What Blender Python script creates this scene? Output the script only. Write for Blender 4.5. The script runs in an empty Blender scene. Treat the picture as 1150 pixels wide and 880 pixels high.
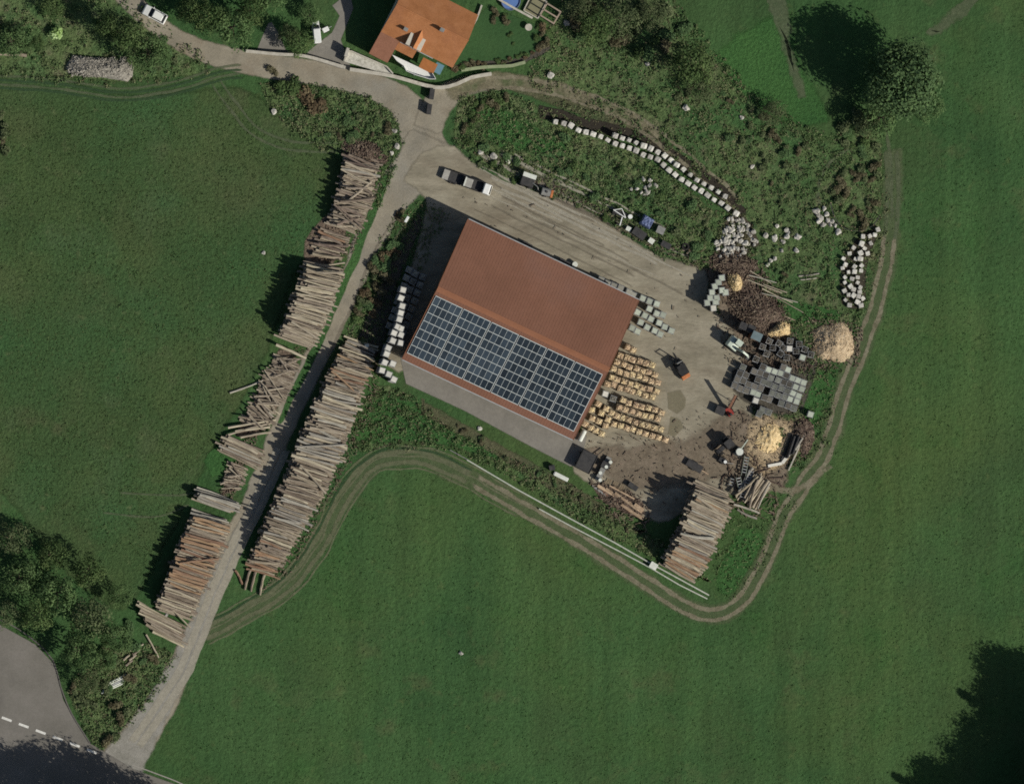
import bpy, bmesh, math, random
from mathutils import Vector, Matrix, noise as mnoise
from mathutils.geometry import tessellate_polygon
R = math.radians
rng = random.Random(7)
sc = bpy.context.scene
COL = sc.collection

# ------------------------------------------------------------------ camera
S = 0.15                       # metres per photo pixel
CAMH, LEAN = 1500.0, 0.15
CAM = Vector((-CAMH*LEAN, 0, CAMH))
_f = (-CAM).normalized()
_r = _f.cross(Vector((0, 1, 0))).normalized()
_u = _r.cross(_f).normalized()
def at(px, py, z=0.0):
    p = _r*((px-575)*S) + _u*((440-py)*S)
    d = p - CAM
    t = (z-CAM.z)/d.z
    return CAM + d*t
def at2(px, py):
    p = at(px, py); return (p.x, p.y)
def dirw(dx, dy):              # photo direction -> world angle
    return math.atan2(-dy, dx)

# ------------------------------------------------------------------ objects
def tag(o, label=None, cat=None, group=None, kind=None):
    if label: o['label'] = label
    if cat: o['category'] = cat
    if group: o['group'] = group
    if kind: o['kind'] = kind
    return o
def thing(name, label, cat, loc=(0, 0, 0), rz=0, group=None):
    o = bpy.data.objects.new(name, None); COL.objects.link(o)
    o.empty_display_size = .3
    o.location = loc; o.rotation_euler = (0, 0, rz)
    return tag(o, label, cat, group)
def clone(o, loc=None, rz=None, label=None, group=None, scale=None, parent=None):
    c = o.copy(); COL.objects.link(c)
    if parent: c.parent = parent
    if loc is not None: c.location = loc
    if rz is not None: c.rotation_euler = (0, 0, rz)
    if scale is not None: c.scale = scale
    if label: c['label'] = label
    if group: c['group'] = group
    for ch in list(o.children): clone(ch, parent=c)
    return c
def link(name, me, mats=None, parent=None):
    if mats is not None:
        me.materials.clear()
        for m in (mats if isinstance(mats, (list, tuple)) else [mats]): me.materials.append(m)
    o = bpy.data.objects.new(name, me); COL.objects.link(o)
    if parent: o.parent = parent
    return o

class MB:
    def __init__(s): s.v = []; s.f = []; s.m = []; s.tint = None
    def add(s, vs, fs, mi=0):
        b = len(s.v); s.v += [tuple(v) for v in vs]
        s.f += [tuple(b+i for i in f) for f in fs]; s.m += [mi]*len(fs); return s
    def box(s, c, d, rz=0, mi=0, ry=0, rx=0, taper=1.0):
        M = Matrix.Translation(c) @ Matrix.Rotation(rz, 4, 'Z') @ Matrix.Rotation(ry, 4, 'Y') @ Matrix.Rotation(rx, 4, 'X')
        x, y, z = d[0]/2, d[1]/2, d[2]/2
        vs = [M @ Vector((a*x*(taper if k > 0 else 1), b*y*(taper if k > 0 else 1), k*z)) for k in (-1, 1) for b in (-1, 1) for a in (-1, 1)]
        return s.add(vs, [(0, 2, 3, 1), (4, 5, 7, 6), (0, 1, 5, 4), (2, 6, 7, 3), (0, 4, 6, 2), (1, 3, 7, 5)], mi)
    def bar(s, p0, p1, w, h=None, mi=0):
        p0, p1 = Vector(p0), Vector(p1); d = p1-p0; L = d.length
        if L < 1e-6: return s
        q = d.to_track_quat('X', 'Z').to_matrix().to_4x4(); q.translation = (p0+p1)/2
        h = h or w
        vs = [q @ Vector((a*L/2, b*w/2, k*h/2)) for k in (-1, 1) for b in (-1, 1) for a in (-1, 1)]
        return s.add(vs, [(0, 2, 3, 1), (4, 5, 7, 6), (0, 1, 5, 4), (2, 6, 7, 3), (0, 4, 6, 2), (1, 3, 7, 5)], mi)
    def cyl(s, p0, p1, r0, r1=None, n=10, mi=0, cap=None, wob=0, rings=1):
        p0, p1 = Vector(p0), Vector(p1); r1 = r0 if r1 is None else r1
        q = (p1-p0).to_track_quat('Z', 'Y').to_matrix(); vs = []; fs = []
        for k in range(rings+1):
            t = k/rings; c = p0.lerp(p1, t); r = r0+(r1-r0)*t
            if wob and 0 < k < rings: c = c + q @ Vector((rng.uniform(-wob, wob), rng.uniform(-wob, wob), 0))
            ph = 0
            for i in range(n):
                a = 2*math.pi*i/n
                rr = r*(1+(rng.uniform(-.12, .12) if wob else 0))
                vs.append(c + q @ Vector((math.cos(a)*rr, math.sin(a)*rr, 0)))
        for k in range(rings):
            for i in range(n):
                j = (i+1) % n
                fs.append((k*n+i, k*n+j, (k+1)*n+j, (k+1)*n+i))
        s.add(vs, fs, mi)
        b = len(s.v)-len(vs); cm = mi if cap is None else cap
        s.f.append(tuple(b+i for i in range(n-1, -1, -1))); s.m.append(cm)
        s.f.append(tuple(b+rings*n+i for i in range(n))); s.m.append(cm)
        return s
    def sweep(s, pts, w, z0, z1, mi=0):          # wall of one piece along a plan line
        P = [Vector((p[0], p[1])) for p in pts]; vs = []; fs = []
        for i, p in enumerate(P):
            t = (P[min(i+1, len(P)-1)]-P[max(0, i-1)]).normalized(); n = Vector((-t.y, t.x))*(w/2)
            vs += [(p.x+n.x, p.y+n.y, z0), (p.x-n.x, p.y-n.y, z0), (p.x-n.x, p.y-n.y, z1), (p.x+n.x, p.y+n.y, z1)]
        for i in range(len(P)-1):
            for k in range(4): fs.append((4*i+k, 4*i+(k+1) % 4, 4*i+4+(k+1) % 4, 4*i+4+k))
        e = 4*(len(P)-1); fs += [(0, 3, 2, 1), (e, e+1, e+2, e+3)]
        return s.add(vs, fs, mi)
    def prism(s, pts, z0, z1, mi=0):
        n = len(pts)
        ar = sum(pts[i][0]*pts[(i+1) % n][1]-pts[(i+1) % n][0]*pts[i][1] for i in range(n))
        if ar < 0: pts = list(reversed(pts))
        vs = [(x, y, z0) for x, y in pts]+[(x, y, z1) for x, y in pts]
        fs = [(i, (i+1) % n, (i+1) % n+n, i+n) for i in range(n)]
        fs += [tuple(range(n-1, -1, -1)), tuple(range(n, 2*n))]
        return s.add(vs, fs, mi)
    def prof(s, pts, y0, y1, mi=0, inset=0):     # side profile (x,z) extruded over y
        n = len(pts)
        vs = [(x, y0, z) for x, z in pts]+[(x, y1, z) for x, z in pts]
        fs = [(i, i+n, (i+1) % n+n, (i+1) % n) for i in range(n)]
        fs += [tuple(range(n)), tuple(range(2*n-1, n-1, -1))]
        return s.add(vs, fs, mi)
    def mesh(s, name, smooth=False):
        me = bpy.data.meshes.new(name); me.from_pydata(s.v, [], s.f); me.update()
        me.polygons.foreach_set('material_index', s.m)
        if smooth: me.polygons.foreach_set('use_smooth', [True]*len(s.f))
        if s.tint is not None:
            a = me.attributes.new('tint', 'FLOAT', 'FACE'); a.data.foreach_set('value', s.tint)
        return me
    def build(s, name, mats, parent=None, smooth=False, bevel=0, fix=True):
        me = s.mesh(name, smooth)
        if fix or bevel:
            bm = bmesh.new(); bm.from_mesh(me)
            if fix: bmesh.ops.recalc_face_normals(bm, faces=bm.faces)
            if bevel: bmesh.ops.bevel(bm, geom=list(bm.edges), offset=bevel, segments=1, affect='EDGES', clamp_overlap=True)
            bm.to_mesh(me); bm.free()
        return link(name, me, mats, parent)

# ------------------------------------------------------------------ materials
def nd(nt, t, **kw):
    n = nt.nodes.new(t)
    for k, v in kw.items():
        if k in n.inputs: n.inputs[k].default_value = v
        else: setattr(n, k, v)
    return n
def ramp(nt, cols, lo=.32, hi=.68, interp='LINEAR'):
    r = nt.nodes.new('ShaderNodeValToRGB'); e = r.color_ramp.elements
    r.color_ramp.interpolation = interp
    n = len(cols)
    for i, c in enumerate(cols):
        p = lo+(hi-lo)*i/max(1, n-1)
        if i < 2: el = e[i]; el.position = p
        else: el = e.new(p)
        el.color = (*c, 1)
    return r
def M(name, cols, scale=1.0, rough=.85, bump=0.0, bscale=6.0, bdist=.1, rnd=0.0, island=0.0, fine=0.0, fscale=4.0,
      coord='pos', stretch=None, metal=0.0, spec=.25, tint=None, fade=None, hue=0.0, transl=0.0, patch=None, rot=0.0, mow=None):
    m = bpy.data.materials.new(name); m.use_nodes = True; nt = m.node_tree; nt.nodes.clear(); L = nt.links.new
    out = nd(nt, 'ShaderNodeOutputMaterial')
    bs = nd(nt, 'ShaderNodeBsdfPrincipled'); bs.inputs['Roughness'].default_value = rough
    bs.inputs['Metallic'].default_value = metal; bs.inputs['Specular IOR Level'].default_value = spec
    if coord == 'pos': src = nd(nt, 'ShaderNodeNewGeometry').outputs['Position']
    else: src = nd(nt, 'ShaderNodeTexCoord').outputs['Object']
    if stretch:
        mp = nd(nt, 'ShaderNodeMapping'); mp.inputs['Scale'].default_value = stretch
        mp.inputs['Rotation'].default_value = (0, 0, rot)
        L(src, mp.inputs['Vector']); vec = mp.outputs['Vector']
    else: vec = src
    if len(cols) == 1: cols = [cols[0], tuple(c*.82 for c in cols[0])]
    if tint:
        a = nd(nt, 'ShaderNodeAttribute', attribute_name=tint)
        rp = ramp(nt, cols, 0, 1); L(a.outputs['Fac'], rp.inputs['Fac'])
    else:
        n1 = nd(nt, 'ShaderNodeTexNoise', Scale=scale, Detail=7.0, Roughness=.62); L(vec, n1.inputs['Vector'])
        rp = ramp(nt, cols); L(n1.outputs['Fac'], rp.inputs['Fac'])
    col = rp.outputs['Color']
    if patch:                                     # second, larger colour patch (colour, scale, lo, hi)
        for (pc, ps, lo, hi) in patch:
            pn = nd(nt, 'ShaderNodeTexNoise', Scale=ps, Detail=5.0, Roughness=.6); L(vec, pn.inputs['Vector'])
            mr = nd(nt, 'ShaderNodeMapRange'); mr.inputs['From Min'].default_value = lo; mr.inputs['From Max'].default_value = hi
            mr.inputs['To Max'].default_value = .85
            L(pn.outputs['Fac'], mr.inputs['Value'])
            mx = nd(nt, 'ShaderNodeMix', data_type='RGBA'); L(mr.outputs['Result'], mx.inputs['Factor'])
            L(col, mx.inputs['A']); mx.inputs['B'].default_value = (*pc, 1); col = mx.outputs['Result']
    val = None
    def mulval(sock, lo, hi):
        nonlocal col
        mr = nd(nt, 'ShaderNodeMapRange'); mr.inputs['To Min'].default_value = lo; mr.inputs['To Max'].default_value = hi
        L(sock, mr.inputs['Value'])
        hs = nd(nt, 'ShaderNodeHueSaturation'); L(mr.outputs['Result'], hs.inputs['Value']); L(col, hs.inputs['Color'])
        if hue:
            mh = nd(nt, 'ShaderNodeMapRange'); mh.inputs['To Min'].default_value = .5-hue; mh.inputs['To Max'].default_value = .5+hue
            L(sock, mh.inputs['Value']); L(mh.outputs['Result'], hs.inputs['Hue'])
        col = hs.outputs['Color']
    if rnd: mulval(nd(nt, 'ShaderNodeObjectInfo').outputs['Random'], 1-rnd, 1+rnd)
    if island: mulval(nd(nt, 'ShaderNodeNewGeometry').outputs['Random Per Island'], 1-island, 1+island)
    if fine:
        n2 = nd(nt, 'ShaderNodeTexNoise', Scale=fscale, Detail=5.0, Roughness=.75); L(vec, n2.inputs['Vector'])
        mr0 = nd(nt, 'ShaderNodeMapRange'); mr0.inputs['From Min'].default_value = .3; mr0.inputs['From Max'].default_value = .7
        L(n2.outputs['Fac'], mr0.inputs['Value'])
        sv = hue; hue = 0; mulval(mr0.outputs['Result'], 1-fine, 1+fine); hue = sv
    if mow:                                       # mowing swaths: long streaks across the field
        for (ma_, sx_, sy_, st_) in mow:
            mp2 = nd(nt, 'ShaderNodeMapping'); mp2.inputs['Rotation'].default_value = (0, 0, ma_); mp2.inputs['Scale'].default_value = (sx_, sy_, 1)
            L(src, mp2.inputs['Vector']); nm = nd(nt, 'ShaderNodeTexNoise', Scale=1.0, Detail=3.0, Roughness=.55); L(mp2.outputs['Vector'], nm.inputs['Vector'])
            mrm = nd(nt, 'ShaderNodeMapRange'); mrm.inputs['From Min'].default_value = .32; mrm.inputs['From Max'].default_value = .68
            L(nm.outputs['Fac'], mrm.inputs['Value']); mulval(mrm.outputs['Result'], 1-st_, 1+st_)
    L(col, bs.inputs['Base Color'])
    if bump:
        n3 = nd(nt, 'ShaderNodeTexNoise', Scale=bscale, Detail=5.0, Roughness=.7); L(vec, n3.inputs['Vector'])
        bp = nd(nt, 'ShaderNodeBump', Strength=bump, Distance=bdist); L(n3.outputs['Fac'], bp.inputs['Height'])
        L(bp.outputs['Normal'], bs.inputs['Normal'])
    sh = bs.outputs['BSDF']
    if transl:
        tr = nd(nt, 'ShaderNodeBsdfTranslucent'); L(col, tr.inputs['Color'])
        mx = nd(nt, 'ShaderNodeMixShader', Fac=transl); L(sh, mx.inputs[1]); L(tr.outputs['BSDF'], mx.inputs[2]); sh = mx.outputs['Shader']
    if fade is not None:                          # ragged worn edge of a ground sheet
        k, fs, amount = fade
        a = nd(nt, 'ShaderNodeAttribute', attribute_name='fade')
        n4 = nd(nt, 'ShaderNodeTexNoise', Scale=fs, Detail=6.0, Roughness=.7)
        L(nd(nt, 'ShaderNodeNewGeometry').outputs['Position'], n4.inputs['Vector'])
        ma = nd(nt, 'ShaderNodeMath', operation='SUBTRACT'); L(n4.outputs['Fac'], ma.inputs[0]); ma.inputs[1].default_value = .5
        mm = nd(nt, 'ShaderNodeMath', operation='MULTIPLY_ADD'); L(ma.outputs[0], mm.inputs[0]); mm.inputs[1].default_value = k
        L(a.outputs['Fac'], mm.inputs[2])
        mr = nd(nt, 'ShaderNodeMapRange', interpolation_type='SMOOTHSTEP'); mr.inputs['From Min'].default_value = .25; mr.inputs['From Max'].default_value = .75
        mr.inputs['To Max'].default_value = amount; L(mm.outputs[0], mr.inputs['Value'])
        tp = nd(nt, 'ShaderNodeBsdfTransparent')
        mx = nd(nt, 'ShaderNodeMixShader'); L(mr.outputs['Result'], mx.inputs['Fac']); L(tp.outputs['BSDF'], mx.inputs[1]); L(sh, mx.inputs[2])
        sh = mx.outputs['Shader']
    L(sh, out.inputs['Surface'])
    return m

# ------------------------------------------------------------------ ground sheets
def catmull(pts, step=1.5, closed=False):
    P = [Vector(p) for p in pts]; n = len(P); out = []
    rngk = range(n if closed else n-1)
    for i in rngk:
        p0 = P[(i-1) % n] if closed or i > 0 else P[0]*2-P[1]
        p1 = P[i]; p2 = P[(i+1) % n]
        p3 = P[(i+2) % n] if closed or i+2 < n else P[-1]*2-P[-2]
        k = max(1, int((p2-p1).length/step))
        for j in range(k):
            t = j/k
            out.append(.5*((2*p1)+(p2-p0)*t+(2*p0-5*p1+4*p2-p3)*t*t+(3*p1-p0-3*p2+p3)*t**3))
    if not closed: out.append(P[-1])
    return out
def _fade(me, vals):
    a = me.attributes.new('fade', 'FLOAT', 'POINT'); a.data.foreach_set('value', vals)
def ribbon(name, pts, w, z, m, fade=.5, ends=False, kind='structure', jit=0.0):
    """pts: photo pixels; w: metres or list of metres per point"""
    ws = w if isinstance(w, (list, tuple)) else [w]*len(pts)
    c = catmull([(*at2(*p), wi) for p, wi in zip(pts, ws)], 1.2)
    vs = []; fs = []; fa = []
    for i, p in enumerate(c):
        a = c[max(0, i-1)]; b = c[min(len(c)-1, i+1)]
        t = Vector((b.x-a.x, b.y-a.y)).normalized(); nrm = Vector((-t.y, t.x)); hw = p.z/2
        off = mnoise.noise((i*.35, z*900, 0))*jit
        fd = min(fade, hw*.9)
        e = 0 if ends and i in (0, len(c)-1) else 1
        for d, v in ((-hw, 0), (-hw+fd, e), (hw-fd, e), (hw, 0)):
            vs.append((p.x+nrm.x*(d+off), p.y+nrm.y*(d+off), z)); fa.append(v)
    for i in range(len(c)-1):
        for k in range(3):
            fs.append((i*4+k, (i+1)*4+k, (i+1)*4+k+1, i*4+k+1)[::-1])
    me = bpy.data.meshes.new(name); me.from_pydata(vs, [], fs); _fade(me, fa)
    me.validate(); 
    return tag(link(name, me, m), kind=kind)
def sheet(name, pts, z, m, fade=1.0, smooth=True, kind='structure', outset=0.0):
    W = [Vector(at2(*p)) for p in pts]
    c = [Vector((v.x, v.y)) for v in catmull(W, 2.0, True)] if smooth else W
    n = len(c)
    ar = sum(c[i].x*c[(i+1) % n].y-c[(i+1) % n].x*c[i].y for i in range(n))
    if ar < 0: c.reverse()
    inn = []; ou = []
    for i in range(n):
        t = (c[(i+1) % n]-c[i-1]).normalized(); nn = Vector((-t.y, t.x))
        d_ = fade
        inn.append(c[i]+nn*d_); ou.append(c[i]-nn*outset)
    for _ in range(60):                           # where a sharp corner folds the inner edge over itself, pull it back
        bad = [i for i in range(n) if (inn[(i+1) % n]-inn[i]).dot(c[(i+1) % n]-c[i]) <= .02]
        if not bad: break
        for i in bad:
            for k in (i-2, i-1, i, i+1, i+2, i+3): inn[k % n] = c[k % n]+(inn[k % n]-c[k % n])*.8
    vs = [(p.x, p.y, z) for p in ou]+[(p.x, p.y, z) for p in inn]
    fs = [(i, (i+1) % n, (i+1) % n+n, i+n) for i in range(n)]
    for t in tessellate_polygon([[Vector((p.x, p.y, 0)) for p in inn]]):
        a, b, d = [inn[k] for k in t]
        if (b-a).x*(d-a).y-(b-a).y*(d-a).x < 0: t = (t[0], t[2], t[1])
        fs.append(tuple(k+n for k in t))
    me = bpy.data.meshes.new(name); me.from_pydata(vs, [], fs); _fade(me, [0.0]*n+[1.0]*n)
    return tag(link(name, me, m), kind=kind)
def inside(x, y, poly):
    r = False; n = len(poly)
    for i in range(n):
        x1, y1 = poly[i]; x2, y2 = poly[i-1]
        if (y1 > y) != (y2 > y) and x < (x2-x1)*(y-y1)/(y2-y1)+x1: r = not r
    return r
def scatter(poly, n, rnd=None):
    rnd = rnd or rng
    xs = [p[0] for p in poly]; ys = [p[1] for p in poly]; out = []
    while len(out) < n:
        x = rnd.uniform(min(xs), max(xs)); y = rnd.uniform(min(ys), max(ys))
        if inside(x, y, poly): out.append((x, y))
    return out
# ------------------------------------------------------------------ setting: ground, roads, tracks
m_grass = M('meadow_grass', [(.036, .084, .030), (.048, .105, .036), (.062, .122, .043)], scale=.055, rough=.95, bump=.8, bscale=1.2, bdist=.4, fine=.22, fscale=1.5, spec=.1,
            mow=[(R(8), .40, .014, .09), (R(28), .30, .012, .07)], patch=[((.098, .108, .050), .13, .56, .76), ((.058, .120, .040), .018, .46, .60), ((.050, .092, .034), .035, .50, .62), ((.078, .118, .038), .022, .48, .72), ((.040, .104, .030), .09, .54, .76), ((.088, .125, .045), .45, .60, .78)])
def grass_mat(name, cols, patch=None, fade=(.9, .25, 1.0), **kw):
    a = dict(scale=.08, rough=.95, bump=.95, bscale=1.6, bdist=.4, fine=.34, fscale=2.0, spec=.1); a.update(kw)
    return M(name, cols, patch=patch, fade=fade, **a)
m_west = grass_mat('olive_meadow', [(.048, .084, .031), (.063, .103, .037), (.079, .118, .044)], [((.118, .104, .058), .14, .54, .74), ((.050, .100, .036), .03, .46, .62), ((.092, .112, .049), .05, .52, .76), ((.048, .118, .042), .07, .48, .70), ((.11, .135, .06), .5, .60, .78)])
m_rough = grass_mat('rough_bank_grass', [(.070, .116, .043), (.106, .158, .060), (.160, .198, .088)], [((.185, .172, .108), .35, .53, .72), ((.060, .134, .048), .14, .47, .64)], fade=(1.3, .35, 1.0), bump=1.0, bdist=.7, bscale=1.1, fine=.45, fscale=1.6)
m_lawn = grass_mat('lawn', [(.034, .082, .030), (.048, .100, .036)], None, fade=(.3, .5, 1.0), bump=.4, fine=.15)
m_dry = grass_mat('dry_bank_grass', [(.09, .10, .05), (.15, .14, .085)], [((.05, .09, .035), .2, .50, .66)], fade=(1.5, .4, .9))
m_lush = grass_mat('lush_verge_grass', [(.044, .118, .036), (.066, .16, .046)], None, fade=(1.2, .4, .85))
m_gravel = M('gravel', [(.21, .19, .145), (.28, .25, .19), (.335, .305, .235)], scale=.22, rough=.95, bump=.5, bscale=5, bdist=.08, fine=.16, fscale=3.0, spec=.1,
             patch=[((.25, .235, .195), .07, .48, .68), ((.235, .195, .14), .12, .54, .72)], fade=(.9, .6, 1.0))
m_yard = M('packed_yard_gravel', [(.20, .18, .132), (.27, .243, .18), (.34, .31, .235)], scale=.35, rough=.95, bump=.5, bscale=4, bdist=.08, fine=.18, fscale=2.6, spec=.1,
           patch=[((.175, .145, .105), .10, .52, .70), ((.34, .305, .23), .22, .54, .70), ((.15, .13, .10), .5, .60, .76)], fade=(1.1, .5, 1.0), stretch=(.35, 1, 1), rot=R(25))
m_dirt = M('brown_yard_dirt', [(.15, .12, .088), (.20, .165, .12), (.25, .20, .15)], scale=.4, rough=.95, bump=.6, bscale=3, bdist=.1, fine=.25, fscale=2.2, spec=.1, fade=(1.2, .3, .9))
m_asph = M('asphalt', [(.155, .145, .125), (.18, .168, .146), (.205, .19, .168)], scale=.2, rough=.9, fine=.10, fscale=2.5, bump=.2, bscale=8, bdist=.03, spec=.2, patch=[((.135, .127, .112), .12, .58, .74)], fade=(.2, .8, 1.0))
m_conc = M('concrete', [(.185, .175, .15), (.215, .2, .172), (.24, .225, .192)], scale=.3, rough=.9, fine=.12, fscale=2.0, bump=.15, bscale=5, bdist=.03, fade=(.4, .5, 1.0), patch=[((.16, .15, .13), .25, .56, .74)])
m_rut = M('bare_wheel_rut', [(.20, .175, .115), (.27, .24, .165), (.32, .29, .205)], scale=.5, rough=.95, fine=.25, fscale=2.0, bump=.5, bscale=3, fade=(3.0, .40, .62))
m_rutg = M('worn_green_rut', [(.095, .125, .065), (.135, .155, .09)], scale=.5, rough=.95, fine=.25, fscale=2.0, bump=.5, bscale=3, fade=(2.2, .35, .62))
m_rutd = M('dark_green_rut', [(.034, .070, .03), (.045, .085, .037)], scale=.5, rough=.95, fine=.2, fscale=2.0, fade=(1.3, .3, .75))
m_yrut = M('dark_yard_rut', [(.15, .13, .10), (.19, .165, .125)], scale=.6, rough=.95, fine=.25, fscale=2.0, fade=(2.6, .35, .30))
m_yrutl = M('pale_yard_rut', [(.36, .335, .265), (.43, .40, .32)], scale=.6, rough=.95, fine=.2, fscale=2.0, fade=(1.6, .35, .7))
m_bark = M('bark_litter', [(.10, .075, .055), (.17, .128, .095), (.24, .185, .135)], scale=2.2, rough=.95, bump=1, bscale=3, bdist=.3, fine=.4, fscale=4, fade=(1.0, .5, 1.0))
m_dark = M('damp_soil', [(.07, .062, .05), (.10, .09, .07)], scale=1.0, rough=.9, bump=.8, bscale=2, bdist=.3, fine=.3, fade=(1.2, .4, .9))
m_wet = M('damp_stain', [(.20, .18, .115), (.235, .21, .14)], scale=.5, rough=.8, fine=.15, fade=(1.4, .35, .7))
m_white = M('road_paint', [(.75, .74, .68)], scale=3, rough=.7, fine=.12, fade=(.1, 1, 1.0))

g = MB().add([(-700, -700, 0), (700, -700, 0), (700, 700, 0), (-700, 700, 0)], [(0, 1, 2, 3)]).build('ground', m_grass, fix=False)
tag(g, kind='structure')
sheet('meadow', [(-60, 88), (140, 100), (250, 90), (300, 105), (370, 165), (400, 185), (385, 250), (345, 300), (300, 410), (240, 520), (200, 600), (140, 690), (60, 640), (0, 560), (-60, 540)], .004, m_west, fade=2.5)
NE = [(590, 92), (640, -20), (745, -20), (790, 40), (850, 105), (920, 150), (985, 140), (1000, 220), (992, 300), (968, 360), (940, 430), (930, 500), (900, 530), (870, 500), (900, 400), (850, 330), (826, 262), (770, 205), (700, 150), (640, 128)]
BANK = [(516, 108), (560, 100), (622, 124), (700, 160), (770, 208), (826, 262), (806, 306), (742, 288), (688, 254), (636, 226), (585, 209), (535, 184), (508, 160)]
SWB = [(395, 470), (425, 430), (455, 440), (520, 490), (600, 525), (645, 545), (700, 580), (760, 620), (800, 655), (740, 632), (650, 585), (560, 528), (500, 505), (430, 505), (395, 510)]
WPL = [(385, 385), (402, 330), (425, 270), (450, 232), (478, 225), (505, 240), (475, 300), (450, 340), (432, 400), (420, 430), (405, 400)]
BL = [(75, 770), (120, 730), (165, 722), (200, 735), (185, 765), (150, 810), (112, 842), (92, 815)]
VERGE = [(290, 92), (340, 92), (410, 106), (445, 130), (452, 160), (440, 200), (425, 235), (405, 180), (370, 172), (330, 150), (300, 118)]
TOPL = [(-20, -20), (120, -20), (200, 40), (240, 70), (230, 88), (140, 98), (60, 92), (-20, 82)]
SEB = [(800, 640), (815, 580), (850, 575), (880, 550), (900, 555), (880, 600), (850, 650), (815, 680)]
m_bankm = grass_mat('bank_meadow', [(.068, .118, .045), (.098, .150, .057), (.145, .185, .082)], [((.165, .155, .095), .28, .55, .74), ((.050, .120, .040), .12, .46, .62), ((.135, .14, .075), .07, .52, .70)], fade=(1.3, .35, 1.0), bump=1.0, bdist=.6, bscale=1.0, fine=.38, fscale=1.6)
sheet('rough_grass', NE, .006, m_bankm, fade=3)
sheet('rough_grass', BANK, .008, m_rough, fade=1.0)
sheet('rough_grass', SWB, .008, m_rough, fade=1.2)
sheet('rough_grass', VERGE, .008, m_rough, fade=1.2)
sheet('rough_grass', TOPL, .007, m_rough, fade=2)
sheet('rough_grass', BL, .008, m_rough, fade=1.0)
sheet('lush_grass', [(800, 60), (850, 20), (890, 10), (900, 60), (925, 105), (938, 135), (900, 148), (840, 120)], .010, m_lush, fade=2.0)
sheet('lush_grass', [(860, 330), (920, 340), (950, 350), (930, 370), (890, 365)], .010, m_lush, fade=2.)
sheet('lush_grass', [(905, 420), (945, 415), (925, 470), (905, 500), (900, 460)], .012, m_lush, fade=1.2)
sheet('lush_grass', [(390, 470), (440, 440), (500, 470), (580, 510), (560, 520), (480, 500), (400, 500)], .010, m_lush, fade=1.2)
sheet('lush_grass', [(294, 486), (264, 526), (236, 538), (226, 518), (250, 492)], .010, m_lush, fade=.9)
sheet('lush_grass', [(800, 650), (830, 590), (860, 600), (840, 650), (815, 672)], .010, m_lush, fade=1.2)
sheet('lush_grass', [(520, 122), (550, 115), (590, 130), (640, 165), (600, 175), (550, 165)], .011, m_lush, fade=1.5)
# roads
road = [(118, -30), (150, 5), (190, 38), (235, 60), (300, 74), (370, 85), (420, 98), (452, 115), (470, 145), (480, 180)]
ribbon('gravel_road', road, [4.2, 4.2, 4.0, 4.6, 5.0, 5.0, 5.2, 6.0, 7.5, 9.0], .012, m_gravel, fade=.9, ends=True)
ribbon('gravel_road', [(487, 150), (470, 185), (440, 220), (418, 262), (398, 310), (372, 365), (345, 420), (318, 480), (292, 545), (262, 610), (232, 680), (205, 745), (175, 800), (140, 850), (125, 880)],
       [9, 9, 7.2, 5.8, 5.2, 5.0, 5.0, 4.8, 4.6, 4.6, 4.8, 5.0, 6.4, 8, 10], .016, m_gravel, fade=1.1, jit=.4, ends=True)
ribbon('gravel_road', [(478, 150), (492, 118), (520, 98), (560, 93)], [6, 6, 4.5, 3], .018, m_gravel, fade=1.2, ends=True)
sheet('gravel_yard', [(450, 205), (470, 170), (490, 160), (512, 160), (530, 178), (580, 205), (640, 222), (690, 252), (745, 285), (795, 300), (800, 340), (830, 370), (850, 420), (850, 480), (880, 500), (885, 540), (850, 560), (800, 560), (740, 590), (690, 560), (640, 530), (650, 480), (640, 420), (600, 320), (530, 260), (520, 330), (470, 415), (432, 412), (440, 360), (455, 310), (475, 225)], .020, m_yard, fade=1.2)
sheet('bare_dirt', [(640, 510), (700, 490), (770, 480), (830, 450), (870, 480), (890, 520), (880, 555), (810, 550), (745, 560), (690, 555)], .026, m_dirt, fade=4)
sheet('bare_dirt', [(800, 300), (840, 320), (900, 380), (900, 420), (850, 440), (820, 380), (795, 340)], .026, m_dirt, fade=2)
sheet('damp_soil', [(840, 366), (900, 382), (922, 408), (912, 440), (904, 462), (880, 470), (848, 462), (820, 440), (818, 415), (838, 405)], .031, m_dark, fade=1.2)
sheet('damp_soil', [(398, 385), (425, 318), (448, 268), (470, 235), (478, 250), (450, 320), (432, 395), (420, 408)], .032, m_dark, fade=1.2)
ribbon('bare_soil', [(600, 124), (622, 128), (660, 140), (692, 146), (726, 158), (760, 178), (795, 203), (824, 228), (838, 246)], 2.6, .034, M('dark_humus', [(.028, .024, .018), (.045, .038, .028)], scale=1.5, rough=.95, bump=1, bscale=3, fade=(1.2, .6, .95)), fade=.5, jit=.4, ends=True)  # dark strip laid under and behind the stone block rows
sheet('bare_soil', [(984, 252), (990, 262), (976, 300), (972, 346), (944, 344), (942, 300), (958, 268)], .035, M('dark_earth', [(.04, .036, .026), (.065, .056, .04)], scale=1.5, rough=.95, bump=1, bscale=3, fade=(1.4, .5, .95)), fade=1.0)
sheet('bare_soil', [(816, 240), (836, 240), (852, 262), (856, 276), (838, 290), (808, 292), (800, 274)], .035, M('brown_earth', [(.055, .046, .034), (.09, .076, .055)], scale=1.5, rough=.95, bump=1, bscale=3, fade=(1.4, .5, .95)), fade=1.0)
sheet('concrete_apron', [(448, 402), (455, 392), (660, 488), (652, 522), (640, 525), (600, 505), (520, 462), (455, 432)], .036, m_conc, fade=.5, smooth=False)
sheet('damp_patch', [(748, 440), (765, 436), (772, 448), (770, 460), (760, 466), (748, 460)], .040, m_wet, fade=.6)
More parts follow.
